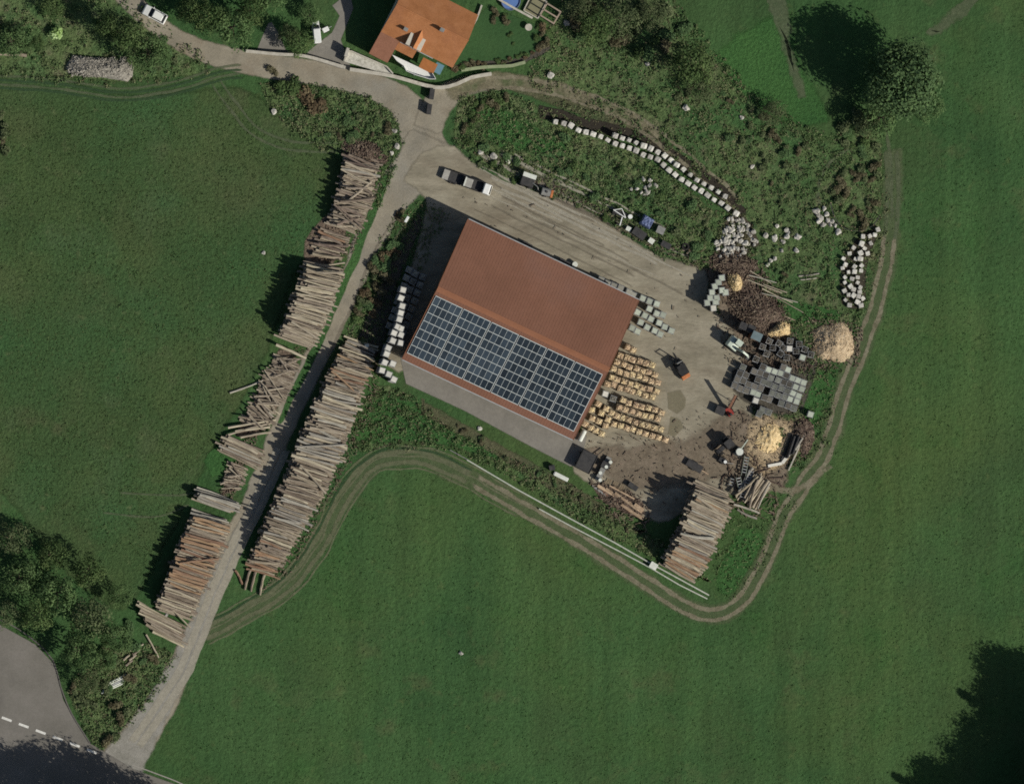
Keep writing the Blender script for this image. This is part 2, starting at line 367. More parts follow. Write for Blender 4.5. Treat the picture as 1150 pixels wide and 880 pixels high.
sheet('damp_patch', [(752, 466), (765, 470), (770, 480), (758, 492), (748, 488)], .041, m_wet, fade=.6)
sheet('paved_drive', [(286, 62), (300, 26), (306, 24), (316, 40), (322, 56), (345, 63)], .022, m_conc, fade=.4, smooth=False)
sheet('paved_drive', [(338, 64), (372, 36), (380, 18), (372, 6), (392, -10), (398, 10), (384, 45), (396, 78), (380, 78)], .023, m_conc, fade=.4, smooth=False)
sheet('lawn', [(500, 76), (520, 45), (532, 20), (545, 8), (600, 25), (618, 45), (596, 66), (550, 72)], .014, m_lawn, fade=.6)
sheet('dark_flower_bed', [(505, 78), (520, 68), (570, 66), (600, 58), (614, 42), (620, 55), (590, 72), (545, 76)], .019, m_dark, fade=.5)
sheet('bark_litter', [(340, 270), (372, 235), (392, 250), (375, 300), (345, 300)], .024, m_bark, fade=.8)
sheet('bark_litter', [(312, 390), (336, 402), (326, 440), (305, 470), (290, 492), (262, 490), (280, 455), (296, 425)], .024, m_bark, fade=.8)
sheet('bark_litter', [(262, 520), (275, 522), (268, 552), (248, 556)], .024, m_bark, fade=.5)
sheet('bark_litter', [(795, 285), (840, 292), (860, 345), (838, 372), (810, 340), (790, 310)], .033, m_bark, fade=1.2)
sheet('dry_strip', [(470, 445), (560, 495), (650, 545), (730, 600), (715, 602), (630, 560), (540, 505), (470, 465)], .014, m_dry, fade=1)
sheet('dry_strip', [(560, 95), (640, 104), (740, 150), (830, 225), (815, 232), (720, 165), (620, 122)], .014, m_dry, fade=1.6)
sheet('dry_strip', [(860, -5), (884, -5), (897, 60), (908, 110), (896, 116), (876, 60)], .014, m_rutg, fade=1.9)
sheet('dry_strip', [(1036, 40), (1072, 4), (1105, -14), (1094, 10), (1056, 46)], .014, m_rutg, fade=1.6)
ribbon('lush_grass', [(436, 192), (424, 225), (408, 262), (394, 300), (372, 350), (350, 402), (330, 440), (312, 480)], [1.6, 1.8, 2, 2, 1.8, 1.8, 1.6, 1.2], .030, m_lush, fade=.5, ends=True, jit=.4)
ribbon('lush_grass', [(290, 560), (272, 590), (252, 632), (232, 675), (212, 712)], [1.2, 1.8, 2, 2, 1.6], .030, m_lush, fade=.5, ends=True, jit=.4)
sheet('sawdust_bed', [(838, 466), (866, 460), (900, 470), (912, 482), (905, 508), (880, 530), (856, 540), (838, 522), (832, 490)], .034, M('trodden_sawdust_bed', [(.30, .225, .14), (.42, .325, .20), (.55, .43, .27)], scale=.9, rough=.95, bump=1, bscale=3, bdist=.2, fine=.3, fscale=3, patch=[((.20, .165, .12), .3, .52, .68)], fade=(1.6, .35, 1.0)), fade=2)
# wheel tracks
def offs(pts, d):
    out = []
    for i, p in enumerate(pts):
        a = pts[max(0, i-1)]; b = pts[min(len(pts)-1, i+1)]
        t = Vector((b[0]-a[0], b[1]-a[1])).normalized(); out.append((p[0]-t.y*d, p[1]+t.x*d))
    return out
loop = [(1001, 165), (1003, 215), (1000, 262), (995, 295), (985, 340), (968, 390), (948, 440), (930, 500), (905, 540), (880, 580), (860, 630), (835, 672), (805, 690), (770, 682), (720, 650), (660, 612), (590, 572), (530, 538), (480, 516), (440, 514), (412, 526), (385, 560), (360, 610), (320, 660), (270, 690), (225, 715)]
ribbon('farm_track', loop, 4.6, .044, M('track_middle_grass', [(.10, .135, .062), (.14, .165, .085)], scale=.4, rough=.95, fine=.3, fscale=2, bump=.6, bscale=2, fade=(1.8, .22, .5)), fade=1.4, ends=True, jit=.5)
ribbon('wheel_rut', offs(loop[:4], 6), 1.0, .049, m_rutg, fade=.3, ends=True, jit=.3)
ribbon('wheel_rut', offs(loop[:4], -6), 1.0, .049, m_rutg, fade=.3, ends=True, jit=.3)
ribbon('wheel_rut', offs(loop[2:18], 6), 1.0, .050, m_rut, fade=.3, ends=True, jit=.3)
ribbon('wheel_rut', offs(loop[2:18], -6), 1.0, .050, m_rut, fade=.3, ends=True, jit=.3)
ribbon('wheel_rut', offs(loop[17:], 9.5), .6, .052, m_rutd, fade=.4, ends=True, jit=.4)
m_rutw = M('tan_green_rut', [(.13, .15, .08), (.19, .19, .115)], scale=.6, rough=.95, fine=.3, fscale=2.0, fade=(2.6, .4, .62))
ribbon('wheel_rut', offs(loop[17:], 6), 1.0, .050, m_rutw, fade=.3, ends=True, jit=.3)
ribbon('wheel_rut', offs(loop[17:], -6), 1.0, .050, m_rutw, fade=.3, ends=True, jit=.3)
ribbon('wheel_rut', [(935, 520), (905, 545), (885, 550), (860, 545)], 1.8, .054, m_rut, fade=.7, ends=True)
ribbon('dirt_track', [(500, 108), (525, 96), (560, 92), (600, 95), (650, 108), (700, 128), (745, 155)], [4.5, 4, 3.8, 3.4, 3.2, 2.8, 2.2], .045, M('tan_track', [(.15, .135, .085), (.20, .18, .115), (.25, .225, .15)], scale=.5, rough=.95, fine=.3, fscale=2, bump=.6, bscale=2, fade=(1.8, .3, .8), patch=[((.09, .12, .05), .3, .52, .68)]), fade=1.2, ends=True, jit=.5)
for d in (2, 13, -12): ribbon('wheel_rut', offs(loop[16:], d), .5, .056, m_rutw, fade=.2, ends=True, jit=.5)
up = [(-30, 88), (60, 94), (130, 104), (190, 98), (245, 82), (275, 78)]
for d, mm in ((5, m_rutg), (-5, m_rutg), (0, m_rutd), (9, m_rutd)):
    ribbon('wheel_rut', offs(up, d), .7, .046 if d in (5, -5) else .048, mm, fade=.3, ends=True, jit=.2)
cv = [(240, 88), (262, 120), (290, 150), (330, 164), (385, 166)]
for d in (5, -5): ribbon('wheel_rut', offs(cv, d), .7, .050, m_rutg, fade=.3, ends=True, jit=.2)
for pts in ([(540, 92), (600, 96), (660, 112), (720, 140), (790, 195), (835, 235)],):
    for d in (6, -6): ribbon('wheel_rut', offs(pts, d), .9, .050, m_rut, fade=.35, ends=True, jit=.3)
ribbon('wheel_rut', [(130, 553), (200, 556), (225, 550)], .5, .048, m_rutg, fade=.2, ends=True)
ribbon('wheel_rut', [(110, 575), (175, 580), (215, 565)], .5, .048, m_rutg, fade=.2, ends=True)
ribbon('field_edge_strip', [(992, 130), (1000, 180), (1002, 250)], 1.0, .046, m_rutg, fade=.4, ends=True)
ribbon('field_edge_strip', [(925, 240), (918, 215), (930, 185), (955, 165)], .8, .046, m_rutg, fade=.3, ends=True)
for k in range(34):                            # ruts along the yard
    y0 = rng.uniform(185, 262); x0 = rng.uniform(525, 600); L = rng.uniform(90, 200)
    dy = (x0-560)*.40
    ribbon('wheel_rut', [(x0, y0-20+dy*.6), (x0+L*.5, y0+L*.22+dy*.6-16), (x0+L, y0+L*.5+dy*.6-22)], rng.uniform(.3, .7), .056+k*.003, m_yrut if k % 2 else m_yrutl, fade=.2, ends=True, jit=.3)
for k, pts in enumerate(([(455, 250), (430, 290), (405, 350), (372, 420)], [(448, 235), (420, 285), (395, 345), (366, 405)])):
    ribbon('wheel_rut', pts, .7, .060+k*.004, m_yrut, fade=.3, ends=True, jit=.2)
for k, pts in enumerate(() and ([(455, 250), (430, 290), (405, 350), (372, 420)], [(448, 235), (420, 285), (395, 345), (366, 405)], [(478, 175), (470, 205), (450, 235)], [(480, 140), (487, 175), (500, 210), (540, 235)], [(410, 96), (445, 112), (466, 140), (470, 190)], [(420, 92), (458, 108), (478, 140), (482, 180)])):
    ribbon('wheel_rut', pts, .7, .060+k*.004, m_yrut if k % 3 else m_yrutl, fade=.25, ends=True, jit=.2)
mid = [(366, 400), (345, 445), (318, 500), (292, 560), (262, 620), (232, 690), (208, 750)]
ribbon('gravel_road', [(292, 560), (262, 612), (234, 672), (208, 735), (178, 792), (148, 840), (130, 872)], [3.2, 3.4, 3.8, 4.6, 5.6, 7.5, 9], .061, M('pale_grey_gravel', [(.245, .235, .20), (.30, .288, .25), (.35, .335, .295)], scale=.4, rough=.95, bump=.5, bscale=5, bdist=.08, fine=.18, fscale=2.6, fade=(1.4, .4, .85)), fade=1.2, ends=True, jit=.4)
mid += [(180, 795), (150, 838)]
ribbon('wheel_rut', offs(mid[2:], -5), 1.5, .062, m_yrutl, fade=.3, ends=True, jit=.2)
ribbon('wheel_rut', offs(mid[2:], 5), 1.5, .062, m_yrutl, fade=.3, ends=True, jit=.2)
# asphalt road at the bottom left with its kerb and dashes
sheet('asphalt_road', [(-90, 690), (0, 700), (40, 722), (62, 745), (72, 785), (100, 832), (150, 862), (200, 880), (260, 920), (200, 960), (-90, 960)], .070, m_asph, fade=.35, smooth=False)
kerb = MB(); kp = catmull([(*at2(*p), 0) for p in [(-20, 690), (10, 700), (40, 720), (60, 742), (68, 770), (80, 800), (101, 834)]], 1.5)
for a, b in zip(kp[:-1], kp[1:]): kerb.bar((a.x, a.y, .09), (b.x, b.y, .09), .2, .16)
tag(kerb.build('kerb', M('kerb_stone', [(.10, .095, .085), (.14, .13, .12)], scale=2)), kind='structure')
for i in range(-3, 6):
    x0, y0 = 2+i*19.1, 805+i*7.2
    ribbon('road_marking', [(x0, y0), (x0+11, y0+4.1)], .42, .076, m_white, fade=.03)
ribbon('road_marking', [(148, 858), (175, 868), (205, 880), (240, 900)], .25, .076, M('faded_line', [(.36, .34, .30)], scale=1, fade=(.5, 1, .9)), fade=.05)
# ------------------------------------------------------------------ common materials
m_roofb = M('brown_sheet_roof', [(.186, .088, .055), (.212, .100, .063), (.238, .113, .072)], scale=.12, rough=.75, fine=.06, fscale=1.5, spec=.2, coord='obj', bump=.12, bscale=1.2, bdist=.05, patch=[((.215, .112, .08), .08, .52, .76)])
m_ridge = M('ridge_sheet', [(.27, .115, .06), (.30, .13, .07)], scale=.5, rough=.6, fine=.08)
m_timber = M('timber_cladding', [(.16, .115, .075), (.22, .16, .10)], scale=1, stretch=(1, 1, .1), rough=.85, fine=.15)
m_steelg = M('galvanised_steel', [(.38, .39, .39), (.46, .47, .46)], scale=2, rough=.5, metal=.4)
m_glass = M('solar_glass', [(.030, .043, .056), (.048, .064, .078)], scale=.25, rough=.22, spec=.5, rnd=.35, island=.35)
m_alu = M('aluminium_frame', [(.50, .54, .52), (.58, .62, .60)], scale=2, rough=.5, metal=.1)
m_tile = M('orange_roof_tile', [(.36, .145, .055), (.42, .175, .07), (.47, .205, .088)], scale=.5, rough=.85, fine=.14, fscale=3.5, coord='obj', bump=.3, bscale=4, bdist=.05, patch=[((.36, .15, .075), .15, .52, .74)])
m_tilep = M('faded_roof_tile', [(.25, .115, .068), (.31, .145, .09)], scale=.6, rough=.85, fine=.14, fscale=4, coord='obj')
m_render = M('cream_render', [(.52, .49, .41), (.60, .57, .48)], scale=1, rough=.9, fine=.06)
m_whitep = M('white_paint', [(.72, .73, .69), (.80, .80, .76)], scale=2, rough=.55, fine=.06)
m_offw = M('off_white_plastic', [(.60, .62, .55), (.68, .70, .62)], scale=2, rough=.6, fine=.1)
m_pebble = M('pale_pebbles', [(.34, .33, .27), (.50, .48, .41), (.62, .60, .52)], scale=2.2, rough=.9, fine=.25, fscale=6)
m_black = M('black_plastic', [(.018, .018, .018), (.03, .03, .03)], scale=2, rough=.6)
m_darkm = M('dark_machine_paint', [(.03, .03, .032), (.06, .058, .055)], scale=1.5, rough=.6, fine=.3)
m_rubber = M('tyre_rubber', [(.022, .021, .02), (.035, .033, .03)], scale=3, rough=.9)
m_wind = M('vehicle_glass', [(.01, .012, .014)], scale=1, rough=.12, spec=.6)
m_red = M('red_machine_paint', [(.24, .03, .025), (.32, .05, .035)], scale=2, rough=.6, fine=.2)
m_orange = M('orange_machine_paint', [(.42, .13, .04), (.5, .2, .08)], scale=2, rough=.6, fine=.2)
m_mint = M('pale_mint_paint', [(.48, .55, .45), (.58, .64, .54)], scale=2, rough=.5, fine=.1)
m_blue = M('blue_tarpaulin', [(.085, .115, .22), (.12, .155, .28), (.19, .22, .33)], scale=1.4, rough=.6, bump=.4, bscale=2)
m_gtarp = M('slate_blue_sheet', [(.13, .18, .19), (.17, .22, .23)], scale=1, rough=.5, fine=.1)
m_grey = M('grey_paint', [(.20, .20, .19), (.27, .27, .25)], scale=1.5, rough=.7, fine=.15)
m_greyl = M('light_grey_load', [(.30, .29, .26), (.38, .37, .33)], scale=1.5, rough=.8, fine=.2)
m_rust = M('rusty_steel', [(.14, .06, .04), (.24, .12, .075), (.30, .18, .12)], scale=2, rough=.85, fine=.25)
m_lamp = M('lamp_lens', [(.7, .65, .5)], scale=1, rough=.2)
m_rlamp = M('red_lens', [(.35, .02, .02)], scale=1, rough=.2)
m_wallst = M('garden_wall_stone', [(.36, .335, .275), (.46, .43, .36), (.54, .51, .43)], scale=1.2, rough=.9, fine=.15)

# ------------------------------------------------------------------ barn
def px_box(cs, z):
    P = [at(*c, z) for c in cs]; c = sum(P, Vector())/len(P); return P, c
P = [at(526.5, 246.5, 5.5), at(717.6, 337, 5.5), at(643.3, 495.6, 3.8), at(451.7, 400.4, 3.8)]; c0 = sum(P, Vector())/4
BX = ((P[1]-P[0]).length+(P[2]-P[3]).length)/4; BY = ((P[0]-P[3]).length+(P[1]-P[2]).length)/4
brz = math.atan2((P[1]-P[0]).y, (P[1]-P[0]).x)
barn = thing('barn', 'large barn with brown sheet roof, solar panels covering one slope', 'barn', (c0.x, c0.y, 0), brz)
EN, ES, RZ = 5.5, 3.8, 7.4  # low south-west eave and ridge shape the barn's shadow over flat ground
wx, wy = BX-.5, BY-.6
slN, slS = (RZ-EN)/BY, (RZ-ES)/BY
w = MB()
for sx in (-1, 1):                             # gable walls
    x0, x1 = sorted((sx*wx, sx*(wx-.25)))
    zb, zs = EN+slN*.6-.2, ES+slS*.6-.2
    prof = [(-wy, .0), (wy, .0), (wy, zb), (0, RZ-.22), (-wy, zs)]
    n = len(prof); vs = [(x0, y, z) for y, z in prof]+[(x1, y, z) for y, z in prof]
    w.add(vs, [(i, (i+1) % n, (i+1) % n+n, i+n) for i in range(n)]+[tuple(range(n)), tuple(range(2*n-1, n-1, -1))])
for sy, ez in ((-1, ES+slS*.6-.25), (1, EN+slN*.6-.25)): w.box((0, sy*(wy-.125), ez/2), (2*wx-.52, .25, ez))
w.build('wall', m_timber, barn)
for sy, nm in ((1, 0), (-1, 1)):
    EZ = EN if sy == 1 else ES; r = MB(); L = math.hypot(BY, RZ-EZ); an = math.atan2(RZ-EZ, BY)
    nrib = 62
    ny = Vector((0, sy*math.sin(an), math.cos(an))); dn = Vector((0, sy*math.cos(an), -math.sin(an)))
    top = Vector((0, 0, RZ))
    mid_ = top+dn*(L/2)-ny*.06
    q = Matrix((( 1, 0, 0), (0, dn.y, dn.z), (0, ny.y, ny.z))).transposed()
    def slab(b, cx, cd, cn, sx, sd, sn, mi=0):
        c = top+dn*cd+ny*cn+Vector((cx, 0, 0))
        vs = [c+Vector((a*sx/2, 0, 0))+dn*(e*sd/2)+ny*(k*sn/2) for k in (-1, 1) for e in (-1, 1) for a in (-1, 1)]
        b.add(vs, [(0, 2, 3, 1), (4, 5, 7, 6), (0, 1, 5, 4), (2, 6, 7, 3), (0, 4, 6, 2), (1, 3, 7, 5)], mi)
    slab(r, 0, L/2, -.06, 2*BX, L, .12)
    for i in range(nrib+1): slab(r, -BX+.05+i*(2*BX-.1)/nrib, L/2+.05, .006, .05, L-.1, .016)
    ro = r.build('roof', m_roofb, barn)
    gt = MB(); gp = top+dn*L
    gt.box((0, gp.y+sy*.09, gp.z-.14), (2*BX-.2, .16, .14)); gt.build('gutter', m_steelg, barn)
    if sy == -1: SL, SN, SD, STOP = L, ny, dn, top
rc = MB()
for sy in (-1, 1):
    an = math.atan2(RZ-(EN if sy == 1 else ES), BY)
    rc.box((0, sy*.22, RZ+.05-.22*math.tan(an)), (2*BX+.06, .48, .05), rx=-sy*an)
rc.build('ridge_cap', m_ridge, barn)
for sx in (-1, 1):
    bt = MB()
    for sy in (-1, 1):
        bt.bar((sx*(BX+.03), -sy*.02, RZ-.1), (sx*(BX+.03), sy*BY, (EN if sy == 1 else ES)-.1), .05, .28)
    bt.build('barge_board', m_ridge, barn)
dr = MB()
for i in range(4): dr.box((-6.2+i*4.15, wy+.07, 2.05), (4.0, .08, 4.1))
dr.build('sliding_door', m_timber, barn)
d2 = MB().box((wx+.06, -3, 2.1), (.08, 4.5, 4.2)); d2.build('sliding_door', m_grey, barn)
# solar arrays: six blocks of 5 x 7 panels
pme = MB()
pw, ph = .91, 1.44
pme.box((0, 0, .02), (pw, ph, .035), mi=1)
pme.box((0, 0, .04), (pw-.10, ph-.10, .01), mi=0)
panel_me = pme.mesh('solar_panel')
Qm = Matrix(((1, 0, 0), (0, -SD.y, -SD.z), (0, SN.y, SN.z))).transposed()
count = 0; rest = MB()
for b in range(6):
    xs = -BX+.32+b*5.235
    cen = STOP+SD*6.62+SN*.10+Vector((xs+2.47, 0, 0))
    rl = MB()
    for rr in range(8): rl.box((0, 5.42-rr*1.55, -.01), (4.99, .15, .05))
    for cc in range(6): rl.box((-2.47+cc*.988, 0, .022), (.12, 10.9, .03))
    arr = rl.build('solar_array', m_alu, barn); arr.matrix_local = Matrix.Translation(cen) @ Qm.to_4x4()
    arr['label'] = 'block of dark glass solar panels in pale frames on the barn roof'
    for rr in range(7):
        for cc in range(5):
            x, y = -1.976+cc*.988, 4.65-rr*1.55
            if count < 100:
                o = link('solar_panel', panel_me, [m_glass, m_alu] if count == 0 else None, arr); o.location = (x, y, .02); count += 1
            else:
                l = Qm @ Vector((x, y, .02))+cen
                for (dz, sx_, sy_, sz_, mi) in ((.02, pw, ph, .035, 1), (.04, pw-.10, ph-.10, .01, 0)):
                    vs = [Qm @ Vector((x+a*sx_/2, y+e*sy_/2, .02+dz+k*sz_/2))+cen for k in (-1, 1) for e in (-1, 1) for a in (-1, 1)]
                    rest.add(vs, [(0, 2, 3, 1), (4, 5, 7, 6), (0, 1, 5, 4), (2, 6, 7, 3), (0, 4, 6, 2), (1, 3, 7, 5)], mi)
ro = rest.build('solar_panel', [m_glass, m_alu], barn); tag(ro, kind='stuff')

# white tank at the barn corner
t = thing('water_tank', 'long white cylinder tank lying at the south corner of the barn', 'tank', at(653, 489), dirw(7, -14))
MB().cyl((-.9, 0, .75), (.9, 0, .75), .42, n=16).cyl((-1.02, 0, .75), (-.9, 0, .75), .3, .42, n=16).cyl((.9, 0, .75), (1.02, 0, .75), .42, .3, n=16).build('tank', m_offw, t, smooth=False)
MB().box((-.6, 0, .2), (.12, .8, .4)).box((.6, 0, .2), (.12, .8, .4)).build('cradle', m_steelg, t)

# ------------------------------------------------------------------ house
hd = dirw(81, 40)
hc = at(482.5, 26.5, 5.0); HX, HY, HE, HR = 6.75, 4.95, 5.0, 8.6
house = thing('house', 'house with orange tiled roof and a small gabled dormer', 'house', (hc.x, hc.y, 0), hd)
an = math.atan2(HR-HE, HY)
w = MB(); ins = .45
for sx in (-1, 1):
    x0, x1 = sorted((sx*(HX-ins), sx*(HX-ins-.3)))
    zb = HE+math.tan(an)*.5-.18
    prof = [(-HY+.5, 0), (HY-.5, 0), (HY-.5, zb), (0, HR-.2), (-HY+.5, zb)]
    n = 5; vs = [(x0, y, z) for y, z in prof]+[(x1, y, z) for y, z in prof]
    w.add(vs, [(i, (i+1) % n, (i+1) % n+n, i+n) for i in range(n)]+[tuple(range(n)), tuple(range(2*n-1, n-1, -1))])
for sy in (-1, 1): w.box((0, sy*(HY-.65), (HE+math.tan(an)*.5-.2)/2), (2*(HX-ins)-.62, .3, HE+math.tan(an)*.5-.2))
w.build('wall', m_render, house)
def slope_slab(b, HXa, HXb, ytop, ztop, ybot, zbot, th=.14, mi=0):
    ny = Vector((0, -(zbot-ztop), (ybot-ytop))).normalized()
    if ny.z < 0: ny = -ny
    vs = []
    for k in (-th, 0):
        for (y, z) in ((ytop, ztop), (ybot, zbot)):
            for x in (HXa, HXb): vs.append(Vector((x, y, z))+ny*k)
    return b.add(vs, [(0, 2, 3, 1), (4, 5, 7, 6), (0, 1, 5, 4), (2, 6, 7, 3), (0, 4, 6, 2), (1, 3, 7, 5)], mi)
rf = slope_slab(MB(), -HX, HX, 0, HR, HY, HE).build('roof', m_tile, house)
rf2 = slope_slab(MB(), -HX, HX, 0, HR, -HY, HE).build('roof', m_tile, house)
MB().cyl((-HX-.02, 0, HR+.02), (HX+.02, 0, HR+.02), .13, n=10).build('ridge_tiles', m_tile, house)
for (hx, hy, hh) in ((1.9, -.45, 1.2), (-3.4, -2.9, .8)):
    zz = HR-abs(hy)*math.tan(an)
    ch = MB().box((hx, hy, zz+hh/2-.3), (.62, .5, hh+.6)).build('chimney', m_render, rf2)
    MB().box((hx, hy, zz+hh+.05), (.74, .62, .1)).build('chimney_cap', m_grey, house)
# dormer with its own little gable
dx, dfy, dw = -.9, -5.1, 1.55
zf = HE+.1; dz = zf+1.35
d = MB().box((dx, -3.9, HE+.75), (2*dw-.3, 2.3, 1.5)); d.build('dormer_wall', m_render, house)
db = MB()
for s in (-1, 1):
    vs = [(dx, dfy, dz+.55), (dx+s*dw, dfy, zf+.75), (dx+s*dw, -3.3, zf+.75), (dx, -1.6, dz+.9)]
    db.add([(*v[:2], v[2]) for v in vs]+[(v[0], v[1], v[2]-.12) for v in vs], [(0, 1, 2, 3), (7, 6, 5, 4), (0, 4, 5, 1), (1, 5, 6, 2), (2, 6, 7, 3), (3, 7, 4, 0)])
db.build('dormer_roof', m_tile, house)
for k in range(2):
    wf = MB().box((dx-.55+k*1.1, -5.07, HE+.75), (.8, .06, .9)).build('window', m_whitep, house)
    MB().box((dx-.55+k*1.1, -5.11, HE+.75), (.66, .03, .76)).build('pane', m_wind, wf)
for k in range(4):
    for zz in (1.5, 3.9):
        wf = MB().box((-4.6+k*3.1, -HY+.44, zz), (1.2, .08, 1.2)).build('window', m_whitep, house)
        MB().box((-4.6+k*3.1, -HY+.39, zz), (1.04, .03, 1.04)).build('pane', m_wind, wf)
# side extension
MB().box((-HX+1.95, -HY-1.75, 1.7), (2.9, 3.9, 3.0)).build('extension_wall', m_render, house)
e = slope_slab(MB(), -HX, -HX+3.5, -HY+.02, HE-.06, -HY-4.0, 3.1).build('extension_roof', m_tilep, house)
e['label'] = 'faded brown tiled roof of the side extension'
MB().box((-HX+1.9, -HY-3.75, 1.1), (1.0, .08, 2.2)).build('door', m_timber, house)
e2 = slope_slab(MB(), -HX+3.52, dx+1.0, -HY-.01, HE-.02, -HY-1.5, HE-1.5*math.tan(an)-.02).build('roof', m_tile, house)
MB().box((0, -HY-.08, HE-.1), (2*HX-7.3, .14, .12)).build('gutter', m_steelg, house)

def poly_slab(pts, z0, z1, origin, rz=0):
    q = Matrix.Rotation(-rz, 2)
    b = MB(); loc = [q @ Vector((at(*p, z1).x-origin.x, at(*p, z1).y-origin.y)) for p in pts]
    return b.prism([(v.x, v.y) for v in loc], z0, z1), loc
o = at(405, 68)
tr = thing('terrace', 'pale pebbled terrace with low walls beside the house and the lane', 'terrace', o)
b, loc = poly_slab([(386, 69), (390, 57), (395, 58), (434, 75), (441, 83), (438, 84.5)], 0, .7, o)
b.build('floor', m_pebble, tr)
b = MB()
for i in range(len(loc)-2):
    b.bar((*loc[i], .95), (*loc[i+1], .95), .22, .5)
b.build('parapet', m_wallst, tr)
MB().box((-2.55, 1.3, 1.3), (.5, 1.5, 1.2), rz=-.3).build('planter', m_wallst, tr)
o = at(465, 76)
bal = thing('balcony', 'curved white balcony in front of the house below the dormer', 'balcony', o)
b, loc = poly_slab([(440.5, 61.6), (447, 64.7), (485, 82.4), (489, 89), (482, 89), (467, 84.5), (456, 80), (453, 74), (446, 69)], 2.5, 2.75, o)
b.build('deck', m_whitep, bal)
b = MB()
for i in range(2, 8): b.bar((*loc[i], 3.1), (*loc[i+1], 3.1), .07, .7)
b.build('railing', m_whitep, bal)
b = MB()
for i in (3, 5, 7): b.cyl((*(loc[i]*.93), 0), (*(loc[i]*.93), 2.5), .1)
b.build('post', m_whitep, bal)
o = at(478, 72)
aw = thing('awning', 'striped orange and cream awning on the house beside the balcony', 'awning', o, hd)
m_so = M('orange_stripe', [(.42, .16, .05)], scale=2, rough=.8); m_sc = M('cream_stripe', [(.55, .42, .26)], scale=2, rough=.8)
b = MB()
for k in range(8):
    x = -1.2+k*.34
    b.add([(x, .5, 3.5), (x+.34, .5, 3.5), (x+.34, -1.3, 3.15), (x, -1.3, 3.15), (x, .5, 3.44), (x+.34, .5, 3.44), (x+.34, -1.3, 3.09), (x, -1.3, 3.09)], [(0, 3, 2, 1), (4, 5, 6, 7), (3, 7, 6, 2), (0, 1, 5, 4), (0, 4, 7, 3), (1, 2, 6, 5)], k % 2)
b.build('canopy', [m_so, m_sc], aw)
MB().bar((-1.1, -1.2, 3.1), (-1.1, -1.0, 0), .06).bar((1.4, -1.2, 3.1), (1.4, -1.0, 0), .06).build('support', m_whitep, aw)
o = at(489, 78)
aw = thing('awning', 'blue and white striped awning at the eastern end of the balcony', 'awning', o, hd)
m_sb = M('blue_stripe', [(.14, .27, .33)], scale=2, rough=.8); m_sw = M('pale_stripe', [(.50, .56, .55)], scale=2, rough=.8)
b = MB()
for k in range(4):
    x = -.7+k*.36
    b.add([(x, .9, 3.4), (x+.36, .9, 3.4), (x+.36, -.8, 3.1), (x, -.8, 3.1), (x, .9, 3.34), (x+.36, .9, 3.34), (x+.36, -.8, 3.04), (x, -.8, 3.04)], [(0, 3, 2, 1), (4, 5, 6, 7), (3, 7, 6, 2), (0, 1, 5, 4), (0, 4, 7, 3), (1, 2, 6, 5)], k % 2)
b.build('canopy', [m_sb, m_sw], aw)
MB().bar((-.6, -.7, 3.05), (-.6, -.7, 0), .06).bar((.6, -.7, 3.05), (.6, -.7, 0), .06).build('support', m_whitep, aw)

def wall_line(name, pts, h, wd, mat, label, cat, cap=None):
    o = at(*pts[0]); t = thing(name, label, cat, o)
    c = catmull([(at(*p, h).x-o.x, at(*p, h).y-o.y, 0) for p in pts], 1.2)
    b = MB(); cb = MB()
    b.sweep(c, wd, 0, h); cb.sweep(c, wd+.1, h, h+.08)
    b.build('wall', mat, t); cb.build('coping', cap or mat, t)
    return t
wall_line('garden_wall', [(276, 57.5), (312, 61), (344, 63.5), (388, 76)], .8, .42, m_wallst, 'low pale stone wall along the lane, west of the house gate', 'wall')
wall_line('garden_wall', [(393, 78), (440, 85.5), (478, 96), (496, 98.5), (513, 94.5), (530, 87), (552, 83)], .8, .5, m_wallst, 'curving pale stone wall along the lane below the house', 'wall')
wall_line('hedge_border', [(518, 79), (545, 75.5), (575, 74), (590, 70)], .35, .45, M('mossy_edge', [(.20, .24, .13), (.30, .34, .20)], scale=2), 'pale mossy border along the foot of the dark flower bed', 'border')
wall_line('garden_wall', [(556, -3), (575, 8), (598, 20.5)], .8, .25, m_wallst, 'straight pale garden wall beneath the beige patio', 'wall')
wall_line('garden_wall', [(541, 6), (535, 22), (522, 45)], .4, .2, m_wallst, 'low pale garden edging between the house and the lawn', 'wall')
o = at(600, 6)
pt = thing('patio', 'square beige garden patio above the lawn', 'patio', o)
b, loc = poly_slab([(588, 12), (597, -6), (614, 2), (604, 21)], 0, .25, o); b.build('slab', M('beige_paving', [(.20, .19, .11), (.25, .235, .145)], scale=.8, fine=.1), pt)
b = MB()
for i in range(4): b.bar((*loc[i], .3), (*loc[(i+1) % 4], .3), .18, .3)
b.build('edging', m_wallst, pt)
o = at(616, 16)
pg = thing('pergola', 'small timber pergola frame at the corner of the patio', 'pergola', o, dirw(10, 6))
m_pale = M('pale_timber', [(.30, .235, .175), (.38, .30, .23)], scale=2, rough=.85)
b = MB()
for y in (-1.15, 0, 1.15): b.bar((-1.35, y, 2.2), (1.35, y, 2.2), .24, .14)
b.bar((-1.35, -1.3, 2.1), (-1.35, 1.3, 2.1), .24, .14).bar((1.35, -1.3, 2.1), (1.35, 1.3, 2.1), .24, .14)
b.build('roof_beam', m_pale, pg)
for sx in (-1, 1):
    for sy in (-1, 1): MB().box((sx*1.3, sy*1.1, 1.02), (.14, .14, 2.04)).build('post', m_pale, pg)
o = at(573, 1)
pool = thing('swimming_pool', 'round blue garden pool behind the lawn', 'pool', o)
b = MB(); n = 28
for k in range(n):
    a0, a1 = 2*math.pi*k/n, 2*math.pi*(k+1)/n
    b.bar((1.6*math.cos(a0), 1.6*math.sin(a0), .4), (1.6*math.cos(a1), 1.6*math.sin(a1), .4), .1, .8)
